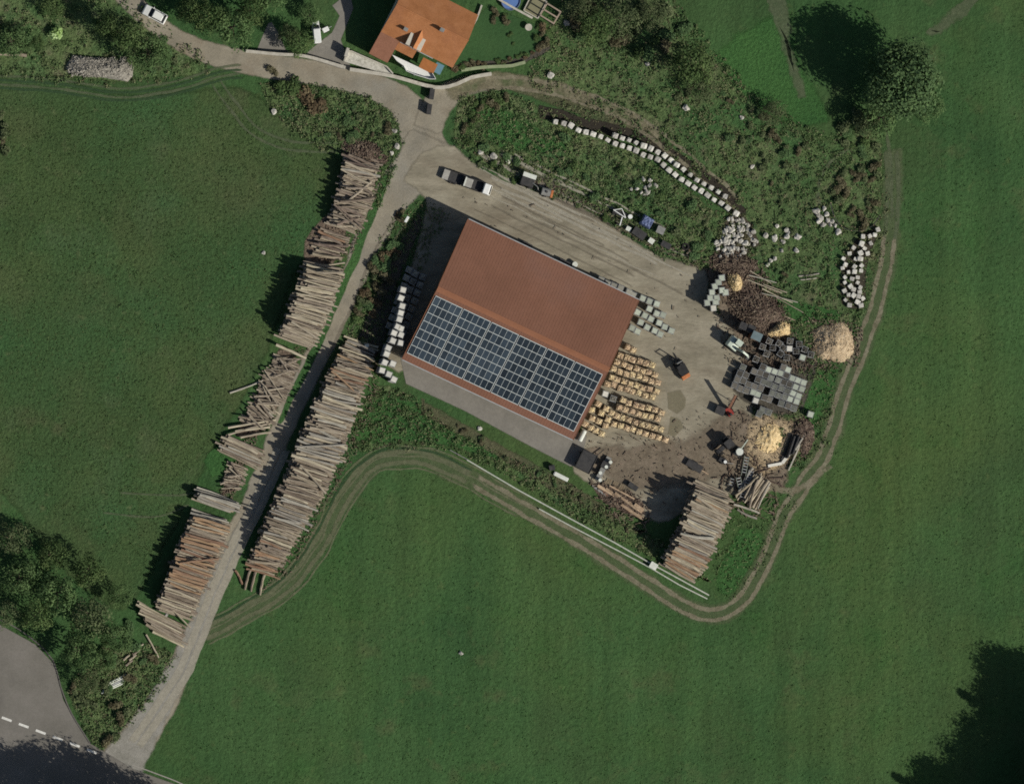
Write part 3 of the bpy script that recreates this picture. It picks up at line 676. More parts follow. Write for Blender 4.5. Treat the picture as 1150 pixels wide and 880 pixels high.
b.build('rim', m_blue, pool)
MB().cyl((0, 0, 0), (0, 0, .6), 1.56, n=28).build('water', M('pool_water', [(.10, .19, .42), (.13, .22, .46)], scale=.8, rough=.15, spec=.5), pool)
t = thing('garden_table', 'round pale garden table standing on the lawn', 'table', at(593, 31))
MB().cyl((0, 0, .68), (0, 0, .74), .6, n=18).build('tabletop', m_wallst, t); MB().cyl((0, 0, 0), (0, 0, .68), .08).cyl((0, 0, 0), (0, 0, .05), .3).build('pedestal', m_grey, t)
# two dark bins beside the wall
for (px, py, l) in ((484, 106, 'dark waste container by the lane, the one nearest the garden wall'), (481, 123, 'dark waste container by the lane, the one farther from the garden wall')):
    t = thing('waste_container', l, 'container', at(px, py), dirw(2, -14), 'dark waste containers by the lane')
    MB().box((0, 0, .6), (1.7, .72, 1.0)).build('bin', m_black, t, bevel=.04)
    MB().box((0, 0, 1.14), (1.76, .8, .08)).box((0, .41, 1.1), (1.5, .06, .05)).build('lid', m_darkm, t)
    for sx in (-1, 1):
        for sy in (-1, 1): MB().cyl((sx*.7, sy*.28-.03, .1), (sx*.7, sy*.28+.03, .1), .1).build('wheel', m_rubber, t)
# ------------------------------------------------------------------ logs
def bark(name, cols): return M(name, cols, scale=1.2, stretch=(1.5, 5, 5), coord='obj', rough=.9, rnd=.28, island=.30, hue=.012, fine=.25, fscale=3, bump=.5, bscale=4, bdist=.05)
m_cut = M('cut_wood_end', [(.50, .36, .20), (.60, .46, .28)], scale=4, rough=.9, rnd=.15, island=.15)
KIND = {'pale': bark('pale_bark', [(.25, .21, .15), (.38, .325, .24), (.50, .44, .345)]),
        'brown': bark('brown_bark', [(.155, .125, .09), (.245, .20, .148), (.35, .295, .225)]),
        'red': bark('reddish_bark', [(.20, .118, .074), (.31, .20, .125), (.41, .295, .20)]),
        'grey': bark('weathered_grey_bark', [(.22, .20, .165), (.325, .30, .25), (.43, .40, .34)])}
KIND['dark'] = bark('dark_brown_bark', [(.10, .075, .06), (.19, .145, .115), (.32, .26, .205)])
KI = {k: i for i, k in enumerate(KIND)}
LOGME = {}
for k in KIND:
    LOGME[k] = []
    for v in range(4):
        b = MB(); n = 8; R0 = .24; rings = 6
        bend = rng.uniform(-.22, .22)
        b.cyl((-.5, 0, 0), (.5, 0, 0), R0*1.08, R0*rng.uniform(.72, .92), n=n, mi=0, cap=1, wob=.035, rings=rings)
        b.v = [(x, y+bend*(1-4*x*x), z) for x, y, z in b.v]
        me = b.mesh('log'); me.materials.append(KIND[k]); me.materials.append(m_cut)
        bm = bmesh.new(); bm.from_mesh(me); bmesh.ops.recalc_face_normals(bm, faces=bm.faces); bm.to_mesh(me); bm.free()
        LOGME[k].append(me)
NLOG = 0
FILL = MB(); FILLMATS = list(KIND.values())+[m_cut]
CAND = []
def log(*a, **k): CAND.append((a, k))
def flush_logs():
    """the 296 logs that show largest become objects, the rest join the one mesh of buried logs"""
    order = sorted(range(len(CAND)), key=lambda i: -(CAND[i][0][1]*CAND[i][0][3]*(3 if 'loose' in CAND[i][0][6] or 'poles' in CAND[i][0][6] else 1)))
    keep = set(order[:296])
    for i, (a, k) in enumerate(CAND):
        if i in keep: one_log(*a, **k)
        else:
            p, L, ang, r, kind = a[:5]; d = Vector((math.cos(ang), math.sin(ang), 0))*(L/2); p = Vector(p)
            FILL.cyl(p-d, p+d, r*1.05, r*rng.uniform(.72, .92), n=7, mi=KI[kind], cap=len(KIND), wob=.03, rings=4)
def one_log(p, L, ang, r=.24, kind='pale', label='', group='', pitch=0.0):
    global NLOG
    o = bpy.data.objects.new('log', rng.choice(LOGME[kind])); COL.objects.link(o)
    s = r/.24
    o.scale = (L, s, s); o.rotation_euler = (rng.uniform(0, 6.28), pitch, ang) if False else (0, pitch, ang+(math.pi if rng.random() < .5 else 0))
    o.location = p; NLOG += 1
    return tag(o, label, 'log', group)
def fill(p, L, ang, r, kind):
    d = Vector((math.cos(ang), math.sin(ang), 0))*(L/2); p = Vector(p)
    FILL.cyl(p-d, p+d, r, r*rng.uniform(.8, 1), n=6, mi=KI[kind], cap=len(KIND))
def stack(axis, H, pitch, label, group, r=.20, ramp_=None, jit=.06, cross=.08, prof=None, lenj=.12, loose=.03, start=.1):
    """axis: list of (px, py, log_len_m, dx, dy, [kinds]) along the stack, in photo pixels at the top of the stack"""
    nodes = []
    for a in axis:
        # photographed position is the top of the stack: find its ground point at about that height
        q = at(a[0], a[1], H*.7); nodes.append((Vector((q.x, q.y)), a[2], dirw(a[3], a[4]), a[5]))
    seg = [(nodes[i+1][0]-nodes[i][0]).length for i in range(len(nodes)-1)]; D = sum(seg)
    def sample(s):
        i = 0; t = s
        while i < len(seg)-1 and t > seg[i]: t -= seg[i]; i += 1
        t = min(1, max(0, t/seg[i])); A, B_ = nodes[i], nodes[i+1]
        return A[0].lerp(B_[0], t), A[1]+(B_[1]-A[1])*t, A[2]+(B_[2]-A[2])*t, (A[3] if rng.random() > t else B_[3])
    rp = ramp_ or H*.9
    def hgt(s):
        h = H*min(1, (s+.4)/rp, (D-s+.4)/rp)
        h *= 1+.16*mnoise.noise((s*.28, H*3.1, 0))
        return max(2*r, h)
    s = start
    while s < D:
        c, L, a, ks = sample(s); h = hgt(s)
        rr = r*rng.uniform(.6, 1.35); kd = rng.choice(ks)
        LL = L*rng.uniform(1-lenj, 1+lenj*.7)
        off = rng.gauss(0, L*.07)
        da = rng.gauss(0, jit)
        if rng.random() < cross: da += rng.uniform(-.5, .5)
        d = Vector((math.cos(a), math.sin(a)))
        z = h-rr+rng.uniform(-.16, .14)+(.30 if abs(da) > .22 else 0)
        log((c.x+d.x*off, c.y+d.y*off, z), LL, a+da, rr, kd, label, group, rng.gauss(0, .012))
        s += pitch*.9*rng.uniform(.75, 1.25)*rr/r
    z = r; lay = 0
    while z < H*1.15:
        s = r+(lay % 2)*r
        while s < D:
            h = hgt(s)
            if z+r < h-r*1.05:
                c, L, a, ks = sample(s); d = Vector((math.cos(a), math.sin(a))); off = rng.gauss(0, L*.06)
                fill((c.x+d.x*off, c.y+d.y*off, z), L*rng.uniform(.86, 1.08), a+rng.gauss(0, .03), r*rng.uniform(.85, 1.05), rng.choice(ks))
            s += 2.05*r
        z += 1.75*r; lay += 1

P_, B_, R_, G_, D_ = 'pale', 'brown', 'red', 'grey', 'dark'
stack([(408, 176, 5.4, 38, 6, [D_, D_, G_]), (402, 205, 5.6, 42, 11, [D_, D_, B_, P_]), (396, 232, 5.4, 40, 9, [D_, B_, P_]), (384, 258, 5.2, 40, 13, [D_, B_])], 2.3, .50, 'log of the untidy upper stack between the lane and the north-west meadow', 'logs of the untidy upper stack west of the lane', jit=.22, cross=.3, lenj=.4)
stack([(378, 262, 5.0, 42, 12, [D_, R_]), (366, 290, 5.0, 42, 10, [D_, D_, B_])], .9, .62, 'brown log on the low bark-covered heap south of the untidy upper stack', 'logs of the low brown heap west of the lane', jit=.14, cross=.2, lenj=.3)
stack([(366, 296, 6.2, 42, 8, [B_, P_]), (359, 318, 6.0, 42, 9, [P_]), (347, 350, 6.0, 40, 11, [P_]), (333, 384, 5.8, 40, 14, [P_, B_])], 3.6, .42, 'tan log of the tidy stack west of the lane, level with the barn ridge', 'logs of the tan stack west of the lane', cross=.06, jit=.05, ramp_=2.0)
stack([(324, 402, 4.6, 34, 12, [D_, B_]), (312, 428, 4.6, 34, 13, [D_, B_, R_]), (298, 455, 4.8, 36, 14, [D_, B_]), (285, 478, 4.8, 36, 14, [D_, B_])], .7, .42, 'dark brown log of the low untidy layer between the tan stack and the fanned heap', 'logs of the low untidy layer', jit=.3, cross=.35, lenj=.45, r=.15)
stack([(268, 522, 3.4, 26, 12, [D_, B_]), (258, 548, 3.4, 26, 12, [D_, B_, R_])], .6, .4, 'dark brown log of the low layer between the fanned heap and the grey stack', 'logs of the small low layer', jit=.3, cross=.35, lenj=.4, r=.15)
stack([(276, 497, 7.2, 45, 20, [B_, G_]), (268, 517, 7.2, 45, 20, [B_, P_])], 1.0, .36, 'log of the small fanned heap by the bend of the lane', 'logs of the small fanned heap', jit=.05, cross=0)
stack([(247, 556, 8.0, 50, 17, [G_]), (242, 570, 6.4, 45, 16, [G_])], 2.3, .36, 'weathered grey log of the short grey stack beside the lane', 'logs of the short grey stack', jit=.03, cross=0, ramp_=1.2)
stack([(239, 578, 6.0, 42, 12, [G_, P_]), (231, 600, 6.2, 42, 13, [P_, R_]), (221, 625, 6.4, 42, 13, [R_]), (211, 650, 6.0, 42, 14, [R_, B_]), (203, 668, 5.8, 40, 14, [P_, B_]), (196, 690, 6.0, 40, 15, [P_])], 2.8, .46, 'log of the mixed red and tan stack west of the lane near the trees', 'logs of the mixed red and tan stack', jit=.045, cross=.05, ramp_=1.8)
stack([(180, 688, 8.4, 46, 24, [B_, P_]), (183, 700, 7.5, 46, 24, [B_, P_]), (186, 716, 6.0, 46, 24, [B_, P_])], 1.4, .40, 'brown log of the slanted stack at the edge of the bushes', 'logs of the slanted stack at the bushes', jit=.03, cross=0, ramp_=1.0)
stack([(410, 384, 5.0, 34, 15, [G_, P_]), (400, 404, 5.6, 36, 12, [P_, R_]), (391, 424, 5.9, 42, 13, [R_, B_]), (375, 462, 6.3, 46, 15, [P_, G_]), (361, 502, 6.9, 48, 14, [P_, G_]), (345, 538, 6.4, 44, 16, [P_, B_]), (328, 573, 6.0, 42, 14, [B_, G_, P_]), (310, 608, 5.2, 40, 14, [P_, B_]), (299, 630, 5.2, 40, 12, [R_, B_]), (292, 643, 5.0, 38, 14, [R_, B_])], 3.2, .45, 'log of the longest stack, on the east side of the lane', 'logs of the longest stack east of the lane', jit=.075, cross=.05, lenj=.32, ramp_=5.5)
stack([(803, 546, 6.2, 36, 16, [P_, R_]), (793, 578, 6.2, 38, 18, [G_, P_]), (782, 606, 6.0, 38, 18, [P_, G_]), (772, 626, 6.0, 38, 18, [P_, R_]), (764, 645, 6.0, 38, 20, [P_, R_])], 5.3, .42, 'log of the tall stack at the southern tip of the yard', 'logs of the tall stack at the southern tip', jit=.06, cross=.05, ramp_=3.5)
stack([(836, 540, 5.0, -22, 32, [G_, P_]), (848, 551, 5.0, -22, 32, [P_, B_]), (858, 560, 5.0, -20, 32, [G_, P_])], 1.3, .55, 'log of the short heap by the field track, north of the tall stack', 'logs of the short heap by the field track', jit=.1, cross=.15, ramp_=.8)
def pole(p0, p1, r, kind, label, z=.0, group=None):
    a = at(*p0, z+r); b = at(*p1, z+r); d = b-a
    log(((a.x+b.x)/2, (a.y+b.y)/2, z+r), d.length, math.atan2(d.y, d.x), r, kind, label, group or 'loose poles by the lane')
LP = 'pale loose pole lying in the grass west of the lane'
pole((258, 441), (295, 427), .17, 'grey', 'pale loose pole lying alone in the meadow beside the bark litter')
pole((287, 444), (314, 465), .2, 'pale', 'loose pole slanting across the bark litter by the lane')
pole((295, 455), (307, 468), .2, 'grey', 'short loose pole on the bark litter by the lane')
for a, b in (((256, 480), (310, 471)), ((256, 488), (308, 474)), ((270, 491), (305, 485)), ((264, 484), (303, 479))):
    pole(a, b, .19, 'pale', 'pale pole of the spread bundle beside the fanned heap', z=.35, group='poles of the spread bundle')
pole((310, 387), (344, 402), .24, 'pale', 'pale log across the lower end of the tan stack', z=.9)
pole((164, 712), (178, 738), .17, 'pale', 'pale pole slanting off the end of the slanted stack', z=.1)
pole((264, 640), (272, 656), .2, 'red', 'reddish log lying lengthwise below the longest stack')
for a, b in (((281, 640), (275, 662)), ((287, 642), (282, 664)), ((297, 645), (292, 668))):
    pole(a, b, .24, 'brown', 'brown log lying lengthwise at the lower end of the longest stack', z=.1, group='logs lengthwise below the longest stack')
pole((824, 566), (853, 576), .2, 'grey', 'grey log lying crosswise below the short heap, upper of two', z=.2)
pole((828, 572), (850, 582), .2, 'grey', 'grey log lying crosswise below the short heap, lower of two', z=.0)
for (x, y, dx, dy) in ((150, 727, 9, -6), (153, 732, 8, -6), (149, 738, 8, -6), (145, 744, 8, -6), (157, 725, 8, -5), (142, 738, 7, -6)):
    pole((x-dx/2, y-dy/2), (x+dx/2, y+dy/2), .2, rng.choice(['pale', 'brown']), 'short sawn log lying between the bushes and the slanted stack', group='short sawn logs by the bushes')
pole((897, 310), (920, 307), .14, 'grey', 'thin grey pole on the rough bank, upper of two')
pole((899, 314), (917, 312), .12, 'grey', 'thin grey pole on the rough bank, lower of two')
pole((-8, 61), (30, 62.5), .3, 'brown', 'brown trunk lying at the top-left edge of the meadow')
for i in range(7):
    pole((842+i*5-(i%3)*6, 304+i*5), (866+i*6, 318+i*5.5-(i%2)*6), .09, rng.choice(['grey', 'pale']), 'thin pole on the brushwood behind the pale crates', z=.5+.12*(i % 3), group='thin poles on the brushwood')
flush_logs()
fo = FILL.build('log', FILLMATS, fix=True)
tag(fo, 'the many buried logs inside the log stacks', 'logs', kind='stuff')
# white plastic poles
for i in range(5):
    a = at(114+i*1.2, 774-i*2.4+4, .15); b = at(138+i*1.0, 763-i*2.6+4, .15); d = b-a
    o = MB().cyl((-.5, 0, 0), (.5, 0, 0), .14, n=10).build('pipe', m_offw if i != 2 else m_steelg)
    o.location = (a+b)/2; o.scale = (d.length, 1, 1); o.rotation_euler = (0, 0, math.atan2(d.y, d.x))
    tag(o, 'pale plastic pipe in the bundle among the bushes west of the lane', 'pipe', 'pale pipes in the bundle')
print('individual logs', NLOG)
# ------------------------------------------------------------------ crates
m_split = M('split_firewood', [(.52, .38, .22), (.68, .53, .33), (.80, .68, .48)], scale=3, rough=.9, rnd=.10, island=.38, hue=.012)
m_splitg = M('old_firewood', [(.24, .23, .19), (.33, .32, .27)], scale=3, rough=.9, rnd=.25, island=.3)
m_splitgd = M('dull_crate_cover', [(.115, .12, .10), (.19, .195, .165)], scale=2, rough=.85, rnd=.35, fine=.2)
m_splitm = M('pale_mint_cover', [(.36, .40, .32), (.46, .49, .40)], scale=3, rough=.8, rnd=.22, fine=.15)
m_splitd = M('dark_firewood', [(.085, .078, .065), (.13, .12, .10)], scale=3, rough=.9, rnd=.5, island=.3)
m_splitw = M('white_crate_load', [(.56, .54, .47), (.68, .66, .58)], scale=3, rough=.8, rnd=.1, island=.2)
m_pallet = M('pallet_wood', [(.22, .17, .11), (.30, .24, .16)], scale=2, rough=.9, rnd=.15)
def crate_proto(kind, mat, label, cat, group, load):
    w, d, h = (1.09, 1.04, 1.3) if load == 'wood' else (1.04, 1.0, 1.25)
    t = thing('firewood_crate' if load == 'wood' else 'mesh_crate', label, cat, (0, 0, 0), 0, group)
    b = MB()
    for y in (-.4, 0, .4): b.box((0, y, .05), (w, .1, .1))
    for x in (-.42, -.21, 0, .21, .42): b.box((x, 0, .12), (.14, d, .03))
    b.build('pallet', m_pallet, t, fix=False)
    b = MB()
    for sx in (-1, 1):
        for sy in (-1, 1): b.box((sx*(w/2-.03), sy*(d/2-.03), .14+(h-.14)/2), (.06, .06, h-.14))
    for z in (.45, .8, h-.03):
        for s in (-1, 1):
            b.box((0, s*(d/2-.03), z), (w-.13, .04, .05)); b.box((s*(w/2-.03), 0, z), (.04, d-.13, .05))
    b.build('cage', m_pallet if load == 'wood' else m_steelg, t, fix=False)
    b = MB()
    b.box((0, 0, .62), (w-.14, d-.14, .96))
    if load in ('wood', 'old'):
        for k in range(30):
            a = rng.choice([0, 0, math.pi/2])+rng.gauss(0, .35); L = rng.uniform(.3, .46); r = rng.uniform(.06, .1)
            x, y = rng.uniform(-.33, .33), rng.uniform(-.31, .31); z = 1.12+rng.uniform(0, .2)
            dx, dy = math.cos(a)*L/2, math.sin(a)*L/2
            b.cyl((x-dx, y-dy, z), (x+dx, y+dy, z+rng.uniform(-.05, .05)), r, r, n=4)
        b.build('firewood', mat, t, fix=False)
    else:
        b.box((0, 0, 1.15), (w-.10, d-.10, .24), taper=.9)
        b.build('cover' if load == 'cover' else 'load', mat, t, fix=False)
    return t
def place(protos, pts, ang, labels, group, z=0.0, jit=.05, h=1.25, pj=.05):
    for i, p in enumerate(pts):
        k = rng.randrange(len(protos)); pr, used = protos[k]
        q = at(p[0], p[1], h+z); loc = (q.x+rng.uniform(-pj, pj), q.y+rng.uniform(-pj, pj), z)
        l = labels(i) if callable(labels) else labels
        rz = ang+rng.gauss(0, jit)
        if not used: pr.location = loc; pr.rotation_euler = (0, 0, rz); pr['label'] = l; pr['group'] = group; protos[k][1] = True
        else: clone(pr, loc, rz, label=l, group=group)
def protos(n, *a): return [[crate_proto(*a), False] for _ in range(n)]
def finish(ps):
    for p, used in ps:
        if not used:
            for ch in list(p.children): bpy.data.objects.remove(ch)
            bpy.data.objects.remove(p)
def zpt(lst, ox, oy, s): return [(ox+x/s, oy+y/s) for x, y in lst]
CA = brz+R(7)
rows = [(465, 75, 2), (412, 140, 6), (385, 195, 7), (355, 250, 8), (340, 318, 8), (305, 362, 8), (430, 500, 7), (402, 555, 7), (430, 640, 7), (360, 690, 9)]
rown = ['top', 'second', 'third', 'fourth', 'fifth', 'sixth', 'seventh', 'eighth', 'ninth', 'bottom']
for ri, (x0, y0, n) in enumerate(rows):
    ps = protos(2, 'w', m_split, '', 'crate', '', 'wood')
    pts = [(x0+i*51.5+rng.uniform(-4, 4), y0+i*15.8+rng.uniform(-5, 5)) for i in range(n)]
    place(ps, zpt(pts, 640, 380, 7.1875), CA, 'wooden crate of fresh yellow firewood in the %s row east of the barn' % rown[ri], 'firewood crates in the %s row' % rown[ri], jit=.09, pj=.07)
    finish(ps)
ps = protos(2, 'w', m_split, '', 'crate', '', 'wood')
place(ps, zpt([(230, 530), (180, 575), (255, 605), (310, 655), (182, 645), (235, 670), (290, 705), (125, 690), (172, 720), (215, 745), (262, 770), (295, 565), (340, 600), (385, 625)], 640, 380, 7.1875), CA, 'crate of fresh yellow firewood in the loose cluster at the barn south-east corner', 'firewood crates in the loose cluster', jit=.15)
finish(ps)
ps = protos(1, 'g', m_splitw, '', 'crate', '', 'load'); place(ps, zpt([(290, 445)], 640, 380, 7.1875), CA, 'whitish crate between the yellow firewood rows, touching the barn', 'whitish crates between the rows'); finish(ps)
ps = protos(1, 'g', m_splitg, '', 'crate', '', 'old'); place(ps, zpt([(352, 485)], 640, 380, 7.1875), CA, 'grey mesh crate between the yellow firewood rows, beside the whitish one', 'grey crates between the rows'); finish(ps)
# mint crates by the north-east barn corner
ps = protos(2, 'm', m_splitm, '', 'crate', '', 'cover')
place(ps, zpt([(590, 180), (645, 202), (703, 225), (642, 264), (700, 300), (752, 312), (608, 318), (655, 345), (720, 375), (575, 372), (625, 412), (768, 408), (688, 440), (728, 467), (822, 440), (505, 420), (545, 445), (548, 290)], 640, 310, 7.1875), brz+R(2), 'mesh crate with pale mint cover by the north-east corner of the barn', 'mint crates by the barn corner', jit=.05)
finish(ps)
ps = protos(1, 'm', m_splitg, '', 'crate', '', 'cover')
place(ps, [(675, 314.5), (682, 318), (689, 321), (697, 323), (706, 328), (711, 331)], brz, 'grey mesh crate in the row along the north-east wall of the barn', 'grey crates along the barn wall', jit=.05)
finish(ps)
# crates west of the barn; two lower tiers added to lift tops into sun
ps = protos(2, 'w', m_splitw, '', 'crate', '', 'load')
WL = ([(358, 105), (343, 165), (352, 228), (340, 280), (330, 328), (316, 385), (342, 398), (290, 432), (343, 445), (280, 490), (340, 507), (245, 545), (232, 592), (218, 655), (280, 665), (198, 715), (250, 745), (288, 785)]); WL = zpt(WL, 400, 310, 6.77)
place(ps, WL, brz+R(4), 'sunlit whitish crate on top of the triple-high line west of the barn', 'whitish crates west of the barn', jit=.06, z=2.54, pj=.02)
finish(ps); ps = protos(1, 'w', m_splitg, '', 'crate', '', 'load')
G_ = lambda dz: [((lambda q: (q[0]-dz, q[1]))(p)) for p in WL]
place(ps, G_(1.27), brz+R(4), 'grey middle crate in the triple-high line west of the barn', 'grey middle crates under the whitish crates', jit=.03, pj=.02, z=1.27)
place(ps, G_(2.54), brz+R(4), 'grey bottom crate in the triple-high line west of the barn', 'grey bottom crates under the whitish crates', jit=.03, pj=.02)
finish(ps)
ps = protos(2, 'g', m_splitg, '', 'crate', '', 'old')
sh = []
for c in range(3):
    for r_ in range(8):
        sh.append((456+c*8.6-r_*3.2-(2 if c else 0)+4, 303+c*3.8+r_*9.0))
sh = [p for p in sh if p[0]+ (p[1]-247)*.48 < 526]
place(ps, sh, brz, 'grey mesh crate in the shade of the barn west wall', 'grey crates in the barn shade', jit=.05); finish(ps)
# crates at the south-east corner of the yard (scale 11.5, origin 820,400)
dark = [(60, 370), (125, 395), (170, 270), (240, 310), (310, 345), (370, 365), (230, 560), (275, 60), (345, 40), (440, 230), (390, 200), (720, 290), (800, 370), (460, 510), (740, 610), (650, 100), (720, 20), (310, 190), (190, 440), (60, 270), (450, 610), (560, 545)]
mid_ = [(485, 385), (560, 285), (620, 380-90), (600, 440), (680, 500), (620, 545), (600, 620), (700, 600), (550, 640), (860, 640), (820, 700), (650, 430), (500, 720), (380, 745), (280, 150), (345, 135), (760, 430), (420, 690)]
lite = [(575, 195), (650, 225), (635, 345), (365, 470), (825, 300), (895, 325), (970, 355), (860, 415), (930, 440), (740, 490), (870, 545), (800, 520), (1040, 750)]
blk = [(20, 280), (150, 130), (340, 130), (700, 130), (1010, 310), (900, 660), (740, 730), (480, 610), (250, 520), (60, 420)]
cls = {'d': [], 'g': [], 'm': []}
for j in range(-3, 9):
    for i in range(-8, 9):
        x, y = 575+i*76-j*34, 195+i*29+j*83
        if not inside(x, y, blk) or (abs(x-335) < 45 and abs(y-570) < 45): continue
        x += rng.gauss(0, 5); y += rng.gauss(0, 5)
        best = min([((x-a)**2+(y-b)**2, k) for k, l in (('d', dark), ('g', mid_), ('m', lite)) for a, b in l])[1]
        if rng.random() < .06: continue
        cls[best].append((x, y))
cls['g'] += [(500, 720), (380, 745), (420, 690)]; cls['m'] += [(1040, 750)]
for k, mt, ld, l, g_ in (('d', m_splitd, 'load', 'dark mesh crate in the dense block at the east end of the yard', 'dark crates in the east block'), ('g', m_splitgd, 'cover', 'grey covered mesh crate in the dense block at the east end of the yard', 'grey crates in the east block'), ('m', m_splitm, 'cover', 'pale green covered crate in the dense block at the east end of the yard', 'pale green crates in the east block')):
    ps = protos(2, k, mt, '', 'crate', '', ld); place(ps, zpt(cls[k], 820, 400, 11.5), brz+R(4), l, g_, jit=.04, pj=.02); finish(ps)
ps = protos(1, 'w', m_splitw, '', 'crate', '', 'load'); place(ps, zpt([(335, 570)], 820, 400, 11.5), brz+R(7), 'single white crate in the dense dark block of crates', 'white crate in the east block'); finish(ps)
ps = protos(1, 'w', m_splitw, '', 'crate', '', 'load'); place(ps, zpt([(650, 362)], 830, 360, 11.5), brz+R(20), 'white crate with a dark middle standing alone north of the dense crate block', 'white crate north of the block'); finish(ps)
ps = protos(1, 'm', m_splitm, '', 'crate', '', 'cover'); place(ps, zpt([(825, 475)], 830, 360, 11.5), brz+R(7), 'pale crate nearest the big wood chip heap', 'pale crate near the chip heap'); finish(ps)
ps = protos(2, 'd', m_splitd, '', 'crate', '', 'old'); place(ps, zpt([(395, 270), (520, 295), (310, 340), (620, 480), (570, 350), (540, 430), (660, 260), (780, 300), (850, 370), (930, 440), (740, 390), (440, 350), (360, 430), (220, 500)], 830, 360, 11.5), brz+R(10), 'dark mesh crate in the scattered group south of the yellow wood heap', 'dark crates south of the yellow wood heap', jit=.2); finish(ps)
# stacked pale green crates
ps = protos(2, 'm', m_splitm, '', 'crate', '', 'cover')
pts = zpt([(385, 275), (340, 340), (290, 400), (250, 480), (385, 455), (220, 560), (440, 480), (310, 560), (180, 630), (300, 615)], 780, 290, 12.575)
place(ps, pts, brz+R(-60), 'pale mint crate on top of the tall double stack beside the brushwood', 'mint crates on the tall stack', z=1.27, jit=.05)
finish(ps)
ps = protos(2, 'm', m_splitm, '', 'crate', '', 'cover')
place(ps, [(x+.3, y) for x, y in pts], brz+R(-60), 'pale mint crate carrying another in the tall stack beside the brushwood', 'mint crates under the tall stack', z=0.0, jit=.05, h=1.25)
finish(ps)
ps = protos(1, 'w', m_splitw, '', 'crate', '', 'load'); place(ps, zpt([(268, 705)], 780, 290, 12.575), brz+R(-60), 'bright white crate at the south end of the tall mint stack', 'white crate at the mint stack'); finish(ps)

# ------------------------------------------------------------------ stones
m_stone = M('pale_limestone', [(.34, .32, .27), (.56, .54, .48), (.74, .72, .65)], scale=1.2, rough=.9, rnd=.26, coord='obj', fine=.2, bump=.4, bscale=3, bdist=.1, hue=.008)
m_bould = M('rough_boulder', [(.28, .265, .225), (.44, .42, .37), (.58, .56, .50)], scale=1.2, rough=.9, rnd=.28, coord='obj', fine=.25, bump=.5, bscale=3, bdist=.1)
def rock_mesh(name, sq):
    bm = bmesh.new()
    if sq: bmesh.ops.create_cube(bm, size=1.0); bmesh.ops.subdivide_edges(bm, edges=list(bm.edges), cuts=2, use_grid_fill=True)
    else: bmesh.ops.create_icosphere(bm, subdivisions=2, radius=.56)
    sd = rng.uniform(0, 99)
    for v in bm.verts:
        n = Vector((mnoise.noise(v.co*1.7+Vector((sd, 0, 0))), mnoise.noise(v.co*1.7+Vector((0, sd, 0))), mnoise.noise(v.co*1.7+Vector((0, 0, sd)))))
        v.co += n*(.10 if sq else .32)
        if sq: v.co *= 1-.07*max(0, v.co.length-.62)/.24
        v.co.z = max(-.5, v.co.z)
    me = bpy.data.meshes.new(name); bm.to_mesh(me); bm.free(); me.materials.append(m_stone if sq else m_bould); return me
SQ = [rock_mesh('stone_block', True) for _ in range(5)]; RK = [rock_mesh('boulder', False) for _ in range(6)]
def stones(name, pts, meshes, size, ang, label, group, zmul=1.0, jit=.1, cat='stone', z0=0.0, sj=.12):
    for i, p in enumerate(pts):
        o = bpy.data.objects.new(name, meshes[rng.randrange(len(meshes))]); COL.objects.link(o)
        s = size*rng.uniform(1-sj, 1+sj); hz = s*zmul*rng.uniform(.85, 1.1); zz = z0(i) if callable(z0) else z0
        q = at(p[0], p[1], zz+hz); a = ang(i) if callable(ang) else ang
        o.location = (q.x, q.y, zz+hz/2-.02); o.scale = (s*rng.uniform(.9, 1.12), s*rng.uniform(.85, 1.05), hz); o.rotation_euler = (0, 0, a+rng.gauss(0, jit))
        tag(o, label, cat, group)
low = zpt([(107, 162), (148, 170), (183, 180), (220, 203), (257, 213), (293, 223), (330, 235), (365, 252), (402, 270), (437, 280), (472, 292), (505, 303), (540, 325), (575, 335), (612, 347), (640, 375), (668, 400), (698, 423), (730, 446), (762, 466), (793, 487), (827, 503), (858, 524), (890, 547), (926, 564), (958, 587), (1000, 614)], 600, 100, 4.4)
upr = zpt([(403, 230), (437, 243), (471, 252), (505, 265), (543, 280), (577, 293), (612, 312), (647, 329), (677, 351), (706, 374), (739, 397), (773, 423), (806, 449), (840, 468), (876, 487), (911, 508), (945, 530)], 600, 100, 4.4)
def along(pts): return lambda i: dirw(pts[min(i+1, len(pts)-1)][0]-pts[max(0, i-1)][0], pts[min(i+1, len(pts)-1)][1]-pts[max(0, i-1)][1])
stones('stone_block', low, SQ, .88, along(low), 'squared pale stone block in the lower row of the curved bank wall', 'stone blocks in the lower row', 1.35, .10)
stones('stone_block', upr, SQ, .84, along(upr), 'squared pale stone block in the upper row of the curved bank wall', 'stone blocks in the upper row', 1.9, .10)
right = zpt([(995, 342), (980, 368), (955, 374), (922, 376), (960, 410), (930, 435), (915, 412), (875, 432), (945, 460), (910, 458), (855, 460), (825, 485), (835, 515), (820, 532), (885, 488), (908, 486), (880, 525), (915, 520), (850, 552), (880, 550), (912, 545), (832, 578), (868, 585), (895, 578), (832, 604), (895, 604), (860, 622), (830, 644), (875, 638), (908, 628), (850, 664), (875, 667), (905, 650), (835, 690), (900, 672), (920, 682), (855, 715), (895, 700), (912, 717)], 760, 180, 4.4)
stones('stone_block', right, SQ, .74, lambda i: rng.uniform(0, 3), 'pale stone block in the long pile beside the eastern field', 'stone blocks in the eastern pile', 1.1, .3, sj=.2)
midp = zpt([(730, 240), (700, 270), (742, 268), (705, 300), (748, 296), (768, 303), (725, 318), (785, 322), (800, 355), (692, 250), (715, 285), (760, 318)], 760, 180, 4.4)
